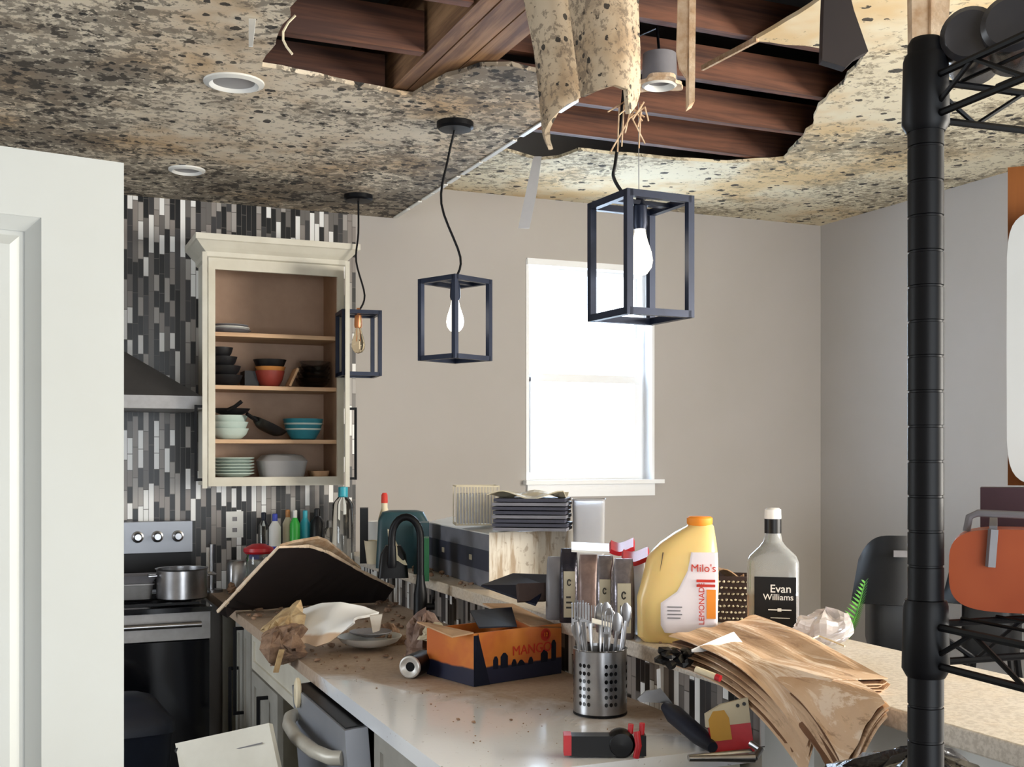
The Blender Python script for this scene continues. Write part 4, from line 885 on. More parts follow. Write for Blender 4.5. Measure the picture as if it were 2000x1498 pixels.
# ------------------------------------------------------------------ items on the bar top
p = V((at(1322, 1250, Z=BT).x, at(1322, 1250, Z=BT).y, BT + .001)); jd = (p.x * S + p.y * K); u2 = lambda px: (px - 1320) * jd / F
t = thing('juice_jug', 'yellow gallon jug with white label and orange cap on the bar', 'jug', p)
jm = frame(p); zz = lambda py: (1250 - py) * jd / F
secs = []
for py, xl, xr, b_, e_ in ((1250, 1255, 1388, .058, 5), (1240, 1244, 1396, .066, 5), (1165, 1243, 1399, .070, 5), (1140, 1250, 1400, .070, 4.6), (1090, 1262, 1399, .066, 4.2), (1078, 1270, 1398, .064, 4), (1060, 1288, 1396, .058, 3.6), (1040, 1316, 1393, .044, 3), (1028, 1338, 1391, .030, 2.4), (1024, 1342, 1388, .026, 2.1)):
    secs.append((zz(py), (u2(xl) + u2(xr)) / 2, (u2(xr) - u2(xl)) / 2, b_, e_))
jug = mk('jug_body', B().loft(secs, jm, 56), M['juice'], t, True)
mk('cap', B().lathe([(.030, zz(1026)), (.033, zz(1022)), (.033, zz(1012)), (.028, zz(1009))], (0, 0, 0), 28, jm @ Mx.Translation((u2(1364), 0, 0))), M['inko'], t, True)
mk('gap_shade', B().loft([(zz(1112), u2(1288), .003, .067, 2.2), (zz(1095), u2(1291), .0055, .067, 2.2), (zz(1076), u2(1294), .003, .0655, 2.2)], jm, 16), M['inkk'], t, True)  # solid dark sliver painted in for the shaded hole behind the handle
bl = []
for py, xl, xr in ((1229, 1296, 1392), (1215, 1288, 1397), (1172, 1287, 1397.5), (1150, 1318, 1398), (1110, 1338, 1398), (1075, 1346, 1397)):
    bl.append((zz(py), (u2(xl) + u2(xr)) / 2, (u2(xr) - u2(xl)) / 2, .0735 - .004 * (py < 1120) - .002 * (py < 1080), 14))
lb = B(); lb.loft(bl, jm, 40); bmesh.ops.bisect_plane(lb.bm, geom=lb.bm.verts[:] + lb.bm.edges[:] + lb.bm.faces[:], plane_co=jm @ V((0, -.05, 0)), plane_no=jm.to_3x3() @ V((0, -1, 0)), clear_inner=True)
mk('jug_label', lb, M['lab'], t, True)
yf = -.0755
text('lettering', "Milo's", .027, M['ink'], t, jm @ Mx.Translation((u2(1370), yf + .002, zz(1105))) @ UP, bold=0)
mk('label_block', B().box((u2(1376), yf, zz(1200)), (u2(1393), yf + .003, zz(1145)), jm), M['inko'], t)
text('lettering', 'LEMONADE', .020, M['ink'], t, jm @ Mx.Translation((u2(1367), yf - .001, zz(1172))) @ UP @ Mx.Rotation(math.pi / 2, 4, 'Z'), bold=0)
b = B()
for k in range(2): b.box((u2(1357), yf, zz(1131 + 9 * k)), (u2(1392), yf + .002, zz(1126 + 9 * k)), jm)
mk('label_bar', b, M['ink'], t)
b = B()
for k in range(4): b.box((u2(1302), yf, zz(1180 + 7 * k)), (u2(1330 - 3 * (k % 2)), yf + .002, zz(1178 + 7 * k)), jm)
mk('small_print', b, M['greyp'], t)
# whiskey bottle
p = V((1.85, 2.545, BT + .001)); wdp = p.x * S + p.y * K; wm = frame(p); wz = lambda py: (1236 - py) * wdp / F
t = thing('liquor_bottle', 'large clear liquor bottle with a black label and white cap', 'bottle', p)
a_ = .0685
mk('glass_body', B().loft([(0, 0, a_ * .94, .044, 5), (.008, 0, a_, .047, 5), (wz(1098), 0, a_, .047, 5), (wz(1086), 0, a_ * .9, .042, 3.6), (wz(1068), 0, a_ * .52, .030, 2.4), (wz(1058), 0, .025, .024, 2), (wz(1040), 0, .021, .021, 2)], wm, 48), M['glassw'], t, True)
mk('spirit', B().loft([(.006, 0, a_ * .92, .041, 5), (wz(1160), 0, a_ * .95, .043, 5)], wm, 40), M['amber'], t, True)
wl = mk('front_label', B().box((-.048, -.0505, .022), (.060, -.0475, wz(1124)), wm).bevel(.001), M['black'], t)
mk('neck_band', B().lathe([(.0225, wz(1042)), (.0225, wz(1014))], (0, 0, 0), 24, wm, cap=False), M['black'], t, True)
mk('cap', B().lathe([(.0215, wz(1016)), (.0225, wz(1012)), (.0215, wz(996)), (.016, wz(993))], (0, 0, 0), 24, wm), M['inkw'], t, True)
text('lettering', 'Evan', .030, M['inkw'], wl, wm @ Mx.Translation((.020, -.0512, wz(1147))) @ UP, bold=.0002)
text('lettering', 'Williams', .0225, M['inkw'], wl, wm @ Mx.Translation((.014, -.0512, wz(1163))) @ UP, bold=.0002)
mk('label_rule', B().box((-.012, -.0512, wz(1188)), (.048, -.0504, wz(1186)), wm).box((.012, -.0514, wz(1190)), (.022, -.0504, wz(1184)), wm).box((-.006, -.0512, wz(1203)), (.044, -.0504, wz(1202)), wm), M['inkw'], wl)
# woven basket
p = V((at(1432, 1215, d=3.30).x, at(1432, 1215, d=3.30).y, BT + .001))
t = thing('wicker_basket', 'dark woven basket between the jug and the liquor bottle', 'basket', p); bm_ = frame(p); b = B()
mk('basket_wall', B().loft([(0, 0, .060, .05, 5), (.13, 0, .075, .06, 5), (.132, 0, .068, .054, 5), (.01, 0, .055, .045, 5)], bm_, 40), M['bwoven'], t, True)
for j in range(7):
    for k in range(11):
        x = -.068 + k * .0136 + (.0068 if j % 2 else 0); zq = .012 + j * .0175; yv = -.056 - .006 * zq / .13
        b.chunk(bm_ @ V((x * (.86 + zq), yv, zq)), .0052, flat=.7)
o = mk('weave', b, M['lable'], t); o['kind'] = 'stuff'
mk('paper_liner', B().grid(lambda u, v: bm_ @ V((lerp(-.062, .03, u), lerp(-.05, .04, v), .135 + .018 * math.sin(u * 4 + v * 2))), 8, 5, .003), M['card'], t)

# kraft bags, two bundles draped over the bar end
def bundle(name, lab, A, Bk, C, D, n, sag, mname='bagp', gap=.0075, sq=.82):
    t = thing(name, lab, 'paper bags', V((A.x, A.y, BT)), 'paper bag bundles on the bar')
    for k in range(n):
        off = V((0, 0, -gap * k)); j = lambda: (R.random() - .5) * .014
        cen = (A + Bk + C + D) / 4; ins = .05 if k % 2 else 0; a, bb, c_, d_ = [q.lerp(cen, ins) + off + V((j() * (k > 0), j() * (k > 0), 0)) for q in (A, Bk, C, D)]
        sd_ = R.random() * 9
        def f(u, v, a=a, bb=bb, c_=c_, d_=d_, k=k, sd_=sd_):
            q = a.lerp(bb, u).lerp(d_.lerp(c_, u), v); q.z += gap * k * sq * u + sag * math.sin(v * math.pi * .9) * (1 - .6 * u) - .05 * v ** 4 * (1 - u) + (.004 + .0025 * math.sin(u * 21 + v * 3)) * (k == 0) + (.005 if k == 0 else .002) * mnoise.noise(V((u * 5, v * 3, sd_)))
            wgt = min(1, max(0, (q.x - 1.425) / .05)); fl = BT + .004 + .0028 * (n - 1 - k) + .006 * (k == 0)
            if q.z < fl: q.z = lerp(q.z, fl, wgt)
            return q
        mk('paper_bag', B().grid(f, 24, 22, .0022, (0, 0, 1)), M[mname] if k % 2 == 0 else M['bagshade'], t)
    return t
A1, B1, C1, D1 = at(1306, 1246, d=2.70), at(1475, 1206, d=2.93), at(1734, 1332, d=2.28), at(1575, 1424, d=2.26)
bundle('paper_bags', 'wide bundle of flattened kraft bags draped over the bar end', A1, B1, C1, D1, 9, .035)
A2, B2, C2, D2 = at(1490, 1330, d=2.44), at(1600, 1300, d=2.55), at(1728, 1405, d=2.11), at(1645, 1450, d=2.14)
bundle('paper_bags', 'narrower bundle of folded kraft bags hanging below the wide one', A2, B2, C2, D2, 8, .01, gap=.0085, sq=.1)
q = [at(1300, 1262, d=2.68), at(1420, 1262, d=2.60), at(1500, 1320, d=2.48), at(1330, 1300, d=2.60)]
tag(mk('plastic_sheet', B().grid(lambda u, v: at(lerp(1350, 1432, u) + 30 * v * u, 1268 - 34 * u + 30 * v * u + 6 * v, d=2.58 + .05 * u), 8, 4, .003), M['inkw']), 'white glossy scrap of film lying on the kraft bags', 'plastic scrap')
tag(mk('twine', B().tube([at(x, y, d=dd) for x, y, dd in ((1522, 1276, 2.55), (1560, 1258, 2.62), (1600, 1242, 2.70), (1650, 1262, 2.62))], .0022, 6), M['cream'], smooth=True), 'pale twine loop crossing the kraft bag bundle', 'twine')
p = at(1372, 1312, d=2.46); t = thing('marker_pen', 'pale marker pen with a red ring under the kraft bags', 'pen', p); dv_ = (at(1398, 1322, d=2.44) - p)
mk('barrel', B().tube([p - dv_ * .5, p + dv_], .007, 10), M['cream'], t, True); mk('ring', B().tube([p + dv_, p + dv_ * 1.35], .0075, 10), M['red'], t, True)
p = at(1318, 1292, d=2.58); b = B()
for k in range(14): b.chunk(p + V(((R.random() - .5) * .07, (R.random() - .5) * .05, -.005 + R.random() * .03)), .012 + .01 * R.random())
o = tag(mk('char_debris', b, M['black']), 'black crumbled debris under the corner of the kraft bags', 'debris'); o['kind'] = 'stuff'
# clear plastic bag
p = V((at(1612, 1238, d=2.82).x, at(1612, 1238, d=2.82).y, BT + .012)); b = B()
def cb(u, v):
    a = 2 * math.pi * u; r = math.sin(math.pi * min(v * .93 + .07, 1)) ** .6; n_ = 1 + .28 * mnoise.noise(V((math.cos(a) * 2, math.sin(a) * 2, v * 4)))
    return p + V((.075 * r * n_ * math.cos(a), .06 * r * n_ * math.sin(a), .085 * (v) * n_))
tag(mk('plastic_bag', b.grid(cb, 30, 12), M['wrap']), 'crumpled clear plastic bag beyond the kraft bags on the bar', 'plastic bag')

# pouches along the bar
GQ = 'foil pouches on the bar'
def pouch(pxl, pxr, ytop, ybot, d, m, lab, lettering=None, lm='lable'):
    pc = at((pxl + pxr) / 2, ybot, d=d); pc.z = BT + .001; s_ = d / F; hw = (pxr - pxl) / 2 * s_; h = EYE + (CY - ytop) * s_ - BT; fm = frame(pc, facing(pc) + (R.random() - .5) * .1, -.03)
    t = thing('foil_pouch', lab, 'pouch', pc, GQ)
    mk('pouch_body', B().loft([(0, 0, hw * .95, .030, 3), (.01, 0, hw, .036, 3), (h * .55, 0, hw * .98, .032, 3), (h * .86, 0, hw * .9, .018, 3), (h * .93, 0, hw * .86, .005, 3), (h, 0, hw * .8, .003, 4)], fm, 32), m, t, True)
    if lettering is not None:
        lb_ = mk('pouch_label', B().box((-hw * .55, -.040, h * .08), (hw * .62, -.0345, h * .70), fm).bevel(.002), M[lm], t)
        b = B().tube([fm @ V((hw * .16 * math.cos(a), -.0405, h * .55 + hw * .3 * math.sin(a))) for a in [.4 + 5.4 * k / 14 for k in range(15)]], hw * .07, 6)
        for k in range(3): b.box((-hw * .3, -.0405, h * (.20 + .07 * k)), (hw * (.38 - .1 * k), -.0395, h * (.225 + .07 * k)), fm)
        mk('label_print', b, M['inkk'], lb_)
    return t
pouch(1066, 1104, 1088, 1205, 3.32, M['greyp'], 'grey foil pouch at the end of the row next to the dark folder')
pouch(1092, 1130, 1072, 1208, 3.26, M['pouchd'], 'dark foil pouch with a pale strip label, second from the folder', 'COFFEE')
pouch(1128, 1170, 1084, 1212, 3.18, M['pouchb'], 'brown foil pouch without a label in the middle of the row')
pouch(1164, 1200, 1086, 1215, 3.08, M['pouch'], 'silver foil pouch with a strip label left of the pouch beside the jug'.replace('left of the pouch beside the jug', 'in the middle of the row'), 'CAFE')
pouch(1196, 1240, 1092, 1225, 2.98, M['pouch'], 'silver foil pouch with a strip label next to the jug', 'CAFE')
pouch(1228, 1262, 1096, 1232, 3.05, M['plastic'], 'milky clear pouch half hidden by the yellow jug')
p = at(1150, 1072, d=3.34); b = B(); b.grid(lambda u, v: at(lerp(1116, 1196, u), lerp(1062, 1078, v) + 4 * u, d=3.4 - .25 * v), 6, 3, .006)
tag(mk('white_packet', b, M['white']), 'flat white packet lying on top of the pouches', 'packet')
for k, (x0, x1, y0, y1, dd, lab) in enumerate(((1190, 1240, 1062, 1080, 3.15, 'red packet lying over the pouches below the window'), (1214, 1268, 1080, 1100, 3.02, 'lower red packet beside the jug handle'))):
    b = B(); b.grid(lambda u, v: at(lerp(x0, x1, u), lerp(y0, y1, v) + 6 * math.sin(u * 4), d=dd + .1 * (1 - v)), 8, 4, .012); tag(mk('red_packet', b, M['red'], smooth=True), lab, 'packet')
# dark open folder with packet
b = B(); b.prism([at(x, y, d=dd) for x, y, dd in ((940, 1146, 3.50), (1002, 1123, 3.62), (1072, 1126, 3.42), (1066, 1146, 3.36), (1046, 1184, 3.28))], (0, 0, .006))
tag(mk('dark_folder', b, M['navy']), 'dark open folder lying in front of the pale stained box', 'folder')
p = at(1040, 1160, d=3.33); tag(mk('snack_packet', B().box((-.045, -.012, -.022), (.04, .012, .03), frame(p, facing(p) + .3, -.3)).bevel(.008), M['bwoven']), 'small brown packet lying on the dark folder', 'packet')
# grey box
A3 = at(955, 1152, Z=BT); L3 = at(836, 1112, Z=BT); R3 = A3 + V((.33, .06, 0))
v1 = (L3 - A3); v1.z = 0; v2 = V((-v1.y, v1.x, 0)).normalized(); v2 = v2 if v2.x > 0 else -v2; len1 = v1.length; v1n = v1.normalized()
H3 = (1152 - 1046) * (A3.x * S + A3.y * K) / F; W3 = .33
t = thing('cardboard_box', 'grey printed box with a pale stained end on the bar', 'box', A3)
gm = Mx(((v1n.x, v2.x, 0, A3.x), (v1n.y, v2.y, 0, A3.y), (0, 0, 1, BT + .001), (0, 0, 0, 1)))
mk('box_body', B().box((0, .004, 0), (len1, W3, H3), gm), M['greybox'], t)
mk('stained_end', B().box((-.004, .0, 0), (-.0002, W3, H3 + .01), gm), M['stained'], t)
mk('print_band', B().box((0, 0, H3 * .32), (len1, .004, H3 * .70), gm), M['bandd'], t)
for q in (.25, .7): mk('print_dot', B().box((len1 * q, -.001, H3 * .46), (len1 * q + .03, .0, H3 * .56), gm), M['lable'], t)
mk('flap', B().box((0, -.10, H3), (len1, .0, H3 + .004), gm @ Mx.Translation((0, 0, 0)) ) if False else B().prism([gm @ V(q) for q in ((0, 0, H3 + .001), (len1, 0, H3 + .001), (len1 + .04, .12, H3 + .02), (.02, .12, H3 + .01))], (0, 0, .004)), M['white'], t)
# items on top of the box
zb = BT + H3 + .03
def ontop(px, py, d): return at(px, py, d=d)
p = at(935, 1040, d=4.30); p.z = BT + H3 + .026
t = thing('wire_rack', 'pale wire basket standing on the grey box', 'wire basket', p); fm = frame(p, facing(p) + .1); hz = (1040 - 966) * 4.3 / F; b = B()
for z_ in (.0, hz):
    for a, c_ in (((-.09, -.06), (.07, -.06)), ((.07, -.06), (.07, .08)), ((.07, .08), (-.09, .08)), ((-.09, .08), (-.09, -.06))): b.bar(fm @ V((*a, z_)), fm @ V((*c_, z_)), .005)
for k in range(15):
    x = -.09 + .16 * k / 14; b.bar(fm @ V((x, -.06, 0)), fm @ V((x, -.06, hz)), .0035); b.bar(fm @ V((x, .08, 0)), fm @ V((x, .08, hz)), .0035)
mk('wire_frame', b, M['lable'], t)
b = B(); b.box((-.082, -.05, 0.004), (.062, .07, hz * .8), fm); mk('liner', b, M['plastic'], t)
p = at(1040, 1042, d=4.05); p.z = BT + H3 + .020; fm = frame(p, facing(p) - .15)
t = thing('document_stack', 'dark stack of papers and sleeves on the pale stained box', 'paper stack', p); hz = (1042 - 978) * 4.05 / F
for k in range(8): mk('sheet', B().box((-.13 + .006 * R.random(), -.09, .001 + hz * k / 8), (.125 + .01 * R.random(), .09, hz * (k + .8) / 8), fm), M['bandd'] if k % 3 else M['greybox'], t)
b = B(); b.grid(lambda u, v: fm @ V((lerp(-.15, .12, u), lerp(-.08, .08, v), hz + .012 + .014 * math.sin(u * 8) * math.cos(v * 5))), 14, 5, .004); mk('crumpled_sheet', b, M['lable'], t)
p = at(1150, 1046, d=4.05); p.z = BT + H3 * .86; 
t = thing('plastic_bin', 'clear plastic box standing beyond the dark paper stack', 'plastic box', V((p.x, p.y, BT))); fm = frame(V((p.x, p.y, BT + .001))); hz = EYE + (CY - 976) * 4.05 / F - BT
mk('bin_wall', B().loft([(0, 0, .052, .05, 8), (hz, 0, .058, .055, 8), (hz + .003, 0, .060, .057, 8), (hz - .003, 0, .054, .051, 8), (.006, 0, .049, .047, 8)], fm, 40), M['plastic'], t, True)
# far clutter on the bar
def simple_box(name, lab, cat, pxl, pxr, yt, yb, d, dep, m, bev=.004, z=BT, rz=0.0):
    pc = at((pxl + pxr) / 2, yb, d=d); pc.z = z + .001; s_ = d / F; hw = (pxr - pxl) / 2 * s_; h = EYE + (CY - yt) * s_ - z
    return tag(mk(name, B().box((-hw, -dep / 2, 0), (hw, dep / 2, h), frame(pc, facing(pc) + rz)).bevel(bev), M[m]), lab, cat)
pc = at(787, 1080, d=4.85); pc.z = BT + .001
tag(mk('storage_tub', B().loft([(0, 0, .115, .06, 6), (.20, 0, .105, .055, 6), (.235, 0, .088, .045, 4), (.242, 0, .06, .03, 3)], frame(pc), 40), M['dteal'], smooth=True), 'dark teal tub standing behind the faucet on the bar', 'tub')
simple_box('green_carton', 'green carton beside the grey box on the bar', 'carton', 816, 838, 1050, 1108, 4.35, .10, 'green')
simple_box('green_carton', 'dark green box behind the faucet next to the grey box', 'carton', 808, 838, 1020, 1100, 4.62, .10, 'dteal')
pc = at(768, 1096, d=4.45); pc.z = BT + .001; fm = frame(pc)
t = thing('napkin_box', 'black tapered napkin box with tissue sticking out, on the bar', 'napkin box', pc)
mk('box_body', B().loft([(0, 0, .060, .045, 7), (.09, 0, .050, .040, 7), (.125, 0, .030, .03, 5)], fm, 32), M['black'], t, True)
mk('tissue', B().grid(lambda u, v: fm @ V((lerp(-.012, .035, u) - .01 * v + .02 * u * (1 - v), -.045 + .02 * v, .06 + .13 * v * (1 - .5 * u) + .01 * math.sin(u * 5))), 6, 8, .002), M['cream'], t)
pc = at(730, 1062, d=5.0); pc.z = BT + .001
tag(mk('plastic_cup', B().lathe([(.030, 0), (.042, .10), (.043, .102), (.040, .10), (.029, .004), (.0005, .003)], pc, 28), M['cream'], smooth=True), 'cream cup standing on the bar before the sauce bottle', 'cup')
pc = at(736, 1030, d=5.25); pc.z = BT + .001; tag(mk('plastic_cup', B().lathe([(.040, 0), (.046, .17), (.047, .172), (.044, .17), (.038, .004), (.0005, .003)], pc, 28), M['white'], smooth=True), 'tall white cup between the black box and the sauce bottle', 'cup')
simple_box('black_caddy', 'narrow black box at the tile end on the bar', 'box', 703, 719, 992, 1062, 5.05, .09, 'black')
pc = at(751, 1000, d=5.15); pc.z = BT + .001; t = thing('sauce_bottle', 'sauce bottle with an orange cap standing at the far bar end', 'bottle', pc); h = EYE + (CY - 963) * 5.15 / F - BT
mk('bottle_body', B().lathe([(.026, 0), (.028, .01), (.028, h * .62), (.014, h * .78), (.013, h * .86)], pc, 24), M['cream'], t, True); mk('cap', B().lathe([(.015, h * .85), (.014, h * .97), (.009, h)], pc, 20), M['ink'], t, True); mk('bottle_label', B().lathe([(.0288, h * .2), (.0288, h * .55)], pc, 24, cap=False), M['black'], t, True)
# crumpled wrappers by the carton
def crumple(name, c, rx_, ry_, h, m, lab, cat, seed, fr=4.0):
    b = B()
    def f(u, v):
        a = 2 * math.pi * u; e = math.cos(v * math.pi / 2) ** .6; q = V((math.cos(a), math.sin(a), v))
        n_ = 1 + .55 * mnoise.noise(q * fr * .5 + V((seed, 0, 0))) + .25 * mnoise.noise(q * fr * 1.7 + V((0, seed, 0)))
        return V(c) + RIGHT * (rx_ * e * n_ * math.cos(a)) + FWD * (ry_ * e * n_ * math.sin(a)) + V((0, 0, h * v * n_))
    b.grid(f, 34, 12); return tag(mk(name, b, M[m]), lab, cat)
c = at(832, 1282, Z=CT); crumple('crumpled_wrapper', (c.x, c.y, CT + .001), .075, .07, .115, 'crumpb', 'heap of crumpled brown wrapping behind the drink can', 'wrapping', 3.0)
c = at(780, 1262, Z=CT); crumple('crumpled_wrapper', (c.x - .02, c.y + .06, CT + .001), .05, .05, .055, 'rub', 'low brown crumpled scrap between the plate and the wrapping heap', 'wrapping', 8.0)
c = at(848, 1236, d=3.52); crumple('crumpled_paper', (c.x, c.y, c.z - .02), .042, .035, .042, 'lable', 'pale crumpled paper lying on the brown wrapping heap', 'paper', 5.0)
# dust and rubble
KEEP = [(1.30, 2.49, .08), (1.315, 3.93, .05), (1.28, 3.05, .26), (1.03, 3.28, .10), (1.05, 3.58, .12), (1.6, 2.55, .12), (1.62, 3.5, .32), (1.42, 4.9, .15), (1.46, 4.1, .1)]
b = B()
def scat(n, x0, x1, y0, y1, z, r0, r1):
    for k in range(n):
        r_ = lerp(r0, r1, R.random() ** 3); q = V((lerp(x0, x1, R.random()), lerp(y0, y1, R.random()), z + r_ * .6))
        if any((q.x - kx) ** 2 + (q.y - ky) ** 2 < (kr + r_) ** 2 for kx, ky, kr in KEEP): continue
        b.chunk(q, r_)
scat(240, .82, 1.42, 3.2, 4.3, CT, .002, .014); scat(70, .85, 1.42, 2.5, 3.2, CT, .0015, .006); scat(150, .80, 1.42, 4.3, 5.2, CT, .003, .02); scat(25, .85, 1.4, 2.12, 2.5, CT, .0012, .003)
o = tag(mk('plaster_rubble', b, M['rub']), 'brown plaster crumbs scattered over the dusty counter', 'rubble'); o['kind'] = 'stuff'
b = B(); scat(160, 1.45, 1.6, 3.9, 5.3, BT, .002, .014); scat(40, 1.45, 1.55, 2.4, 3.9, BT, .0015, .006)
o = tag(mk('bar_rubble', b, M['rub']), 'plaster crumbs along the near edge of the raised bar', 'rubble'); o['kind'] = 'stuff'
b = B()
for k in range(26): b.chunk(at(lerp(450, 560, R.random()), lerp(1130, 1160, R.random()), d=4.9), .02, flat=.8)
o = tag(mk('insulation_rubble', b, M['rub']), 'brown insulation clumps behind the fallen dark board', 'rubble'); o['kind'] = 'stuff'

# ------------------------------------------------------------------ aisle
q = [at(342, 1452, d=3.15), at(525, 1412, d=3.05), at(560, 1580, d=2.95), at(368, 1600, d=3.05)]
nr = (q[1] - q[0]).cross(q[3] - q[0]).normalized(); nr = nr if nr.dot(FWD) > 0 else -nr
t = thing('loose_drawer_front', 'white loose cabinet front leaning in the aisle before the cabinets', 'cabinet front', q[3])
ext = [q[0], q[1], q[1] + (q[2] - q[1]) * 4.5, q[0] + (q[3] - q[0]) * 4.1]
mk('panel', B().prism(ext, nr * .018), M['cab'], t)
mk('groove', B().bar(at(372, 1484, d=3.128), at(512, 1451, d=3.035), .003), M['greyp'], t)
mk('hinge_cup', B().tube([at(347, 1466, d=3.14), at(347, 1466, d=3.15)], .008, 12), M['black'], t)
p = V((.30, 4.45, .001)); t = thing('trash_bin', 'dark blue swing bin standing before the range', 'bin', p); fm = frame(p, .1)
mk('bin_body', B().loft([(0, 0, .15, .12, 6), (.52, 0, .19, .15, 6), (.53, 0, .195, .155, 6)], fm, 40), M['bluebin'], t, True)
mk('lid', B().loft([(.53, 0, .198, .158, 6), (.57, 0, .195, .155, 6), (.64, .02, .12, .10, 4), (.66, .03, .06, .05, 3)], fm, 40), M['bluebin'], t, True)
b = B()
p = V((.20, 3.6, .001))
def heap(u, v):
    a = 2 * math.pi * u; r = .26 * math.cos(v * math.pi / 2) ** .6; n_ = 1 + .3 * mnoise.noise(V((math.cos(a) * 2, math.sin(a) * 2, v * 3)))
    return p + V((r * n_ * math.cos(a), r * n_ * math.sin(a), .42 * v * n_))
tag(mk('trash_bag', b.grid(heap, 32, 14), M['bluebin'], smooth=True), 'dark blue filled bag lying on the floor before the bin', 'bag')

# ------------------------------------------------------------------ dining side
def office_chair(px, d, ytop, lab, wpx, rz=0.0):
    pc = at(px, 1200, d=d); pc.z = .001; t = thing('molded_chair', lab, 'chair', pc, 'black chairs beyond the bar'); s_ = d / F; hw = wpx / 2 * s_; zt = EYE + (CY - ytop) * s_; zm = EYE + (CY - 1150) * s_
    fm = frame(pc, facing(pc) + rz)
    def back(u, v):
        a = (u - .5) * 2; z_ = lerp(zm - .06, zt, v) - .12 * abs(a) ** 4 * v; return fm @ V((hw * a * (1 - .18 * v) , -.05 - .10 * (1 - a * a) + .06 * v, z_))
    mk('backrest', B().grid(back, 18, 12, .03), M['chair'], t, True)
    mk('seat', B().loft([(zm - .30, 0, hw * .56, .20, 5), (zm - .26, 0, hw * .60, .22, 5), (zm - .07, 0, hw * .60, .20, 5)], fm @ Mx.Translation((0, .12, 0)), 36), M['chair'], t, True)
    for sx in (-1, 1):
        for sy in (-1, 1): mk('leg', B().tube([fm @ V((sx * hw * .45, .12 + sy * .14, zm - .28)), fm @ V((sx * hw * .8, .12 + sy * .19, 0))], .014, 8), M['blackm'], t, True)
    b = B().box((-.03, -.157, zm + .16), (.03, -.145, zm + .19), fm); mk('hand_slot', b, M['greyp'], t)
office_chair(1752, 5.3, 1044, 'black molded chair whose rounded back shows beside the fern leaf', 176, .1)
office_chair(1932, 5.0, 1047, 'black molded chair behind the wire rack post, its back half hidden', 170, -.1)
tp, bp = at(1689, 1138, d=4.4), at(1648, 1262, d=4.4)
t = thing('fern', 'bright green fern frond rising behind the bar by the chairs', 'plant', V((bp.x, bp.y, .001)))
mk('pot', B().lathe([(.10, 0), (.13, .22), (.135, .222), (.12, .21), (.0005, .20)], (bp.x, bp.y, .001), 28), M['greyp'], t, True)
st_ = [V((bp.x, bp.y, .2)), V((bp.x + .02, bp.y, .6)), bp, bp.lerp(tp, .5) + RIGHT * .008, tp]
mk('stem', B().tube(st_, [.006, .005, .0045, .004, .002], 8), M['leaf'], t, True)
b = B()
for k in range(17):
    u = k / 16; o_ = bp.lerp(tp, u) + RIGHT * .008 * math.sin(u * 3); ln = .085 * (1 - .75 * u) * (.35 + .65 * min(1, u * 5 + .5))
    for sg in (-1, 1):
        dv_ = (RIGHT * sg * (1 if sg < 0 else .45) + V((0, 0, .75)) - FWD * .3).normalized(); sd_ = (tp - bp).normalized() * .0032
        b.prism([o_ - sd_, o_ + dv_ * ln * .5 - sd_ * 1.3, o_ + dv_ * ln, o_ + dv_ * ln * .5 + sd_ * 1.3, o_ + sd_], FWD * .0015)
mk('frond', b, M['leaf'], t)
# black rubbish bin with a bag at the near bar end
p = V((1.22, 1.32, .001)); t = thing('rubbish_bin', 'black lidded bin heaped with glossy bag below the bar end', 'bin', p)
mk('bin_body', B().lathe([(.17, 0), (.22, .95), (.225, .96)], p, 40), M['blackbag'], t, True)
mk('rim', B().lathe([(.225, .955), (.238, .965), (.238, .985), (.222, .992)], p, 40, cap=False), M['greyp'], t, True)
def hb(u, v):
    a = 2 * math.pi * u; r = .22 * math.cos(v * math.pi / 2) ** .7; n_ = 1 + .16 * mnoise.noise(V((math.cos(a) * 3, math.sin(a) * 3, v * 5))) + .06 * mnoise.noise(V((math.cos(a) * 9, math.sin(a) * 9, v * 12)))
    return p + V((r * n_ * math.cos(a), r * n_ * math.sin(a), .975 + .13 * v * n_))
mk('bag_top', B().grid(hb, 60, 18), M['blackbag'], t, True)

# ------------------------------------------------------------------ wire rack close on the right
ra_ = math.radians(-4); rx = V((math.cos(ra_), math.sin(ra_), 0)); ry = V((math.sin(ra_), -math.cos(ra_), 0))     # along the rack, towards the viewer
pp = at(1808, 888, d=.83); pp.z = 0
t = thing('wire_rack', 'black wire shelving rack with round posts close to the viewer', 'shelving rack', pp)
ZT, ZL, RWD, RDP = 1.815, 1.418, .90, .34
cor = [pp, pp + rx * RWD, pp + rx * RWD + ry * RDP, pp + ry * RDP]
for c_ in cor:
    b = B(); prof = [(.0127, .0)]; z_ = .02
    while z_ < ZT + .03: prof += [(.0127, z_), (.0119, z_ + .0004), (.0119, z_ + .0018), (.0127, z_ + .0022)]; z_ += .0254
    prof += [(.0127, ZT + .034), (.0105, ZT + .038)]
    mk('post', B().lathe(prof, c_, 28), M['blackm'], t, True)
    for zs in (ZL, ZT): mk('collar', B().lathe([(.0135, zs - .030), (.0168, zs - .024), (.0158, zs + .022), (.0146, zs + .026)], c_, 28), M['blackm'], t, True)
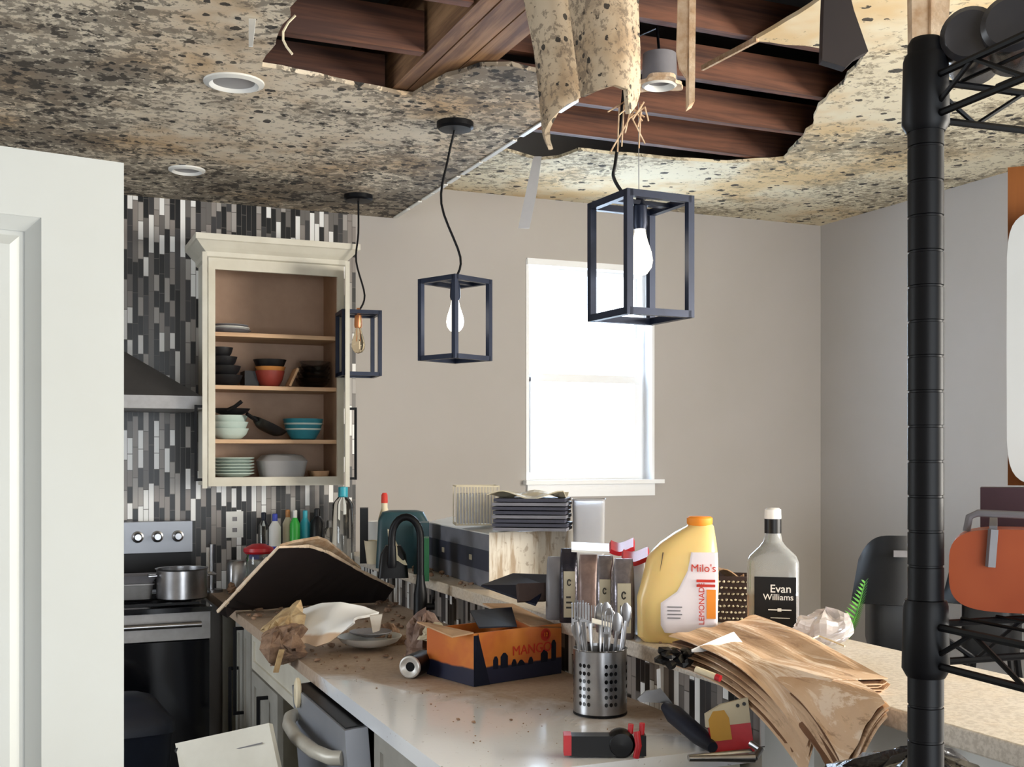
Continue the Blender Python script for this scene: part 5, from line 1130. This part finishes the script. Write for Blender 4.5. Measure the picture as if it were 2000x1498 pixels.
for zs in (ZT, ZL):
    b = B(); zu, zd = zs + .008, zs - .020
    for i in range(4):
        a, c_ = cor[i], cor[(i + 1) % 4]; L_ = (c_ - a).length
        for z_ in (zu, zd): b.tube([a + V((0, 0, z_)), c_ + V((0, 0, z_))], .0028, 8)
        nz = max(4, int(L_ / .045)); pts = [a.lerp(c_, k / nz) + V((0, 0, zd if k % 2 else zu)) for k in range(nz + 1)]
        for q0_, q1_ in zip(pts, pts[1:]): b.tube([q0_, q1_], .0019, 6)
    nw = 28
    for k in range(1, nw): b.tube([cor[0].lerp(cor[1], k / nw) + V((0, 0, zu + .003)), cor[3].lerp(cor[2], k / nw) + V((0, 0, zu + .003))], .0014, 6)
    for k in (1, 2): b.tube([cor[0].lerp(cor[3], k / 3) + V((0, 0, zu - .001)), cor[1].lerp(cor[2], k / 3) + V((0, 0, zu - .001))], .0024, 6)
    mk('shelf', b, M['blackm'], t, True)
# things on the rack
SZ = ZL + .0135
p = at(1960, 1260, d=.86); p.z = SZ; fm = frame(p, facing(p))
t = thing('leather_case', 'orange-brown rounded leather case with metal bracket on the wire shelf', 'case', p)
hh_ = .060; b = B(); lh = .078
b.loft([(-.018, 0, lh, .02, 2.6), (0, 0, lh, .02, 2.6)], fm, 8) if False else None
n_ = 48; pts = []
for k in range(n_):
    a = 2 * math.pi * k / n_; c_, s_ = math.cos(a), math.sin(a); pts.append((.020 + .058 * math.copysign(abs(c_) ** .45, c_), .032 + .031 * math.copysign(abs(s_) ** .55, s_)))
b.prism([fm @ V((x, -.016, z_)) for x, z_ in pts], fm.to_3x3() @ V((0, .04, 0))); b.bevel(.005, 3)
mk('case_body', b, M['rust'], t, True)
mk('bracket', B().bar(fm @ V((-.009, -.019, .035)), fm @ V((-.007, -.019, .063)), .0055).bar(fm @ V((-.007, -.019, .063)), fm @ V((-.007, .012, .068)), .0055).tube([fm @ V((-.026, .0, .060)), fm @ V((-.024, .0, .071)), fm @ V((-.018, .0, .074)), fm @ V((.08, .0, .071))], .0028, 8), M['greyp'], t, True)
p = at(1985, 1240, d=.92); p.z = SZ; fm = frame(p, facing(p))
tag(mk('maroon_box', B().box((-.027, 0, 0), (.075, .03, EYE + (CY - 953) * .92 / F - SZ), fm).bevel(.003), M['maroon']), 'maroon upright box behind the orange leather case', 'box')
zt_ = EYE + (CY - 953) * .92 / F
p = at(2005, 940, d=.935); p.z = zt_ + .001; fm = frame(p, facing(p)); hb_ = (942 - 405) * .935 / F
b = B(); pts = []
for k in range(40):
    a = 2 * math.pi * k / 40; c_, s_ = math.cos(a), math.sin(a); pts.append((.045 + .060 * math.copysign(abs(c_) ** .35, c_), hb_ / 2 + hb_ / 2 * math.copysign(abs(s_) ** .22, s_)))
b.prism([fm @ V((x, -.006, z_)) for x, z_ in pts], fm.to_3x3() @ V((0, .012, 0))); b.bevel(.004, 2)
tag(mk('plastic_tray', b, M['white'], smooth=True), 'white tray with rounded corners standing on the maroon box', 'tray')
p = at(2005, 940, d=.955); p.z = zt_ + .001; fm = frame(p, facing(p))
tag(mk('wooden_board', B().box((-.0145, .0, 0), (.10, .010, EYE + (CY - 326) * .955 / F - zt_), fm).bevel(.003), M['woodo']), 'orange wooden board standing behind the white tray', 'board')
for k, (px, py, dd) in enumerate(((1893, 62, .807), (1975, 40, .786))):
    p = at(px, py, d=dd); ax = (FWD * .9 + RIGHT * .42).normalized(); rot = V((0, 0, 1)).rotation_difference(ax).to_matrix().to_4x4()
    t = thing('glass_jar', ['smoky glass jar lying on the top rack shelf next to the post', 'smoky glass jar lying on the top rack shelf, further from the post'][k], 'jar', p, 'jars on the rack top')
    r_ = .0205; p.z = ZT + .014 + r_
    mk('jar_glass', B().lathe([(.0005, .002), (r_ * .8, .001), (r_ * .98, .004), (r_, .01), (r_, .06), (r_ * .7, .075)], p, 32, rot), M['jard'], t, True)
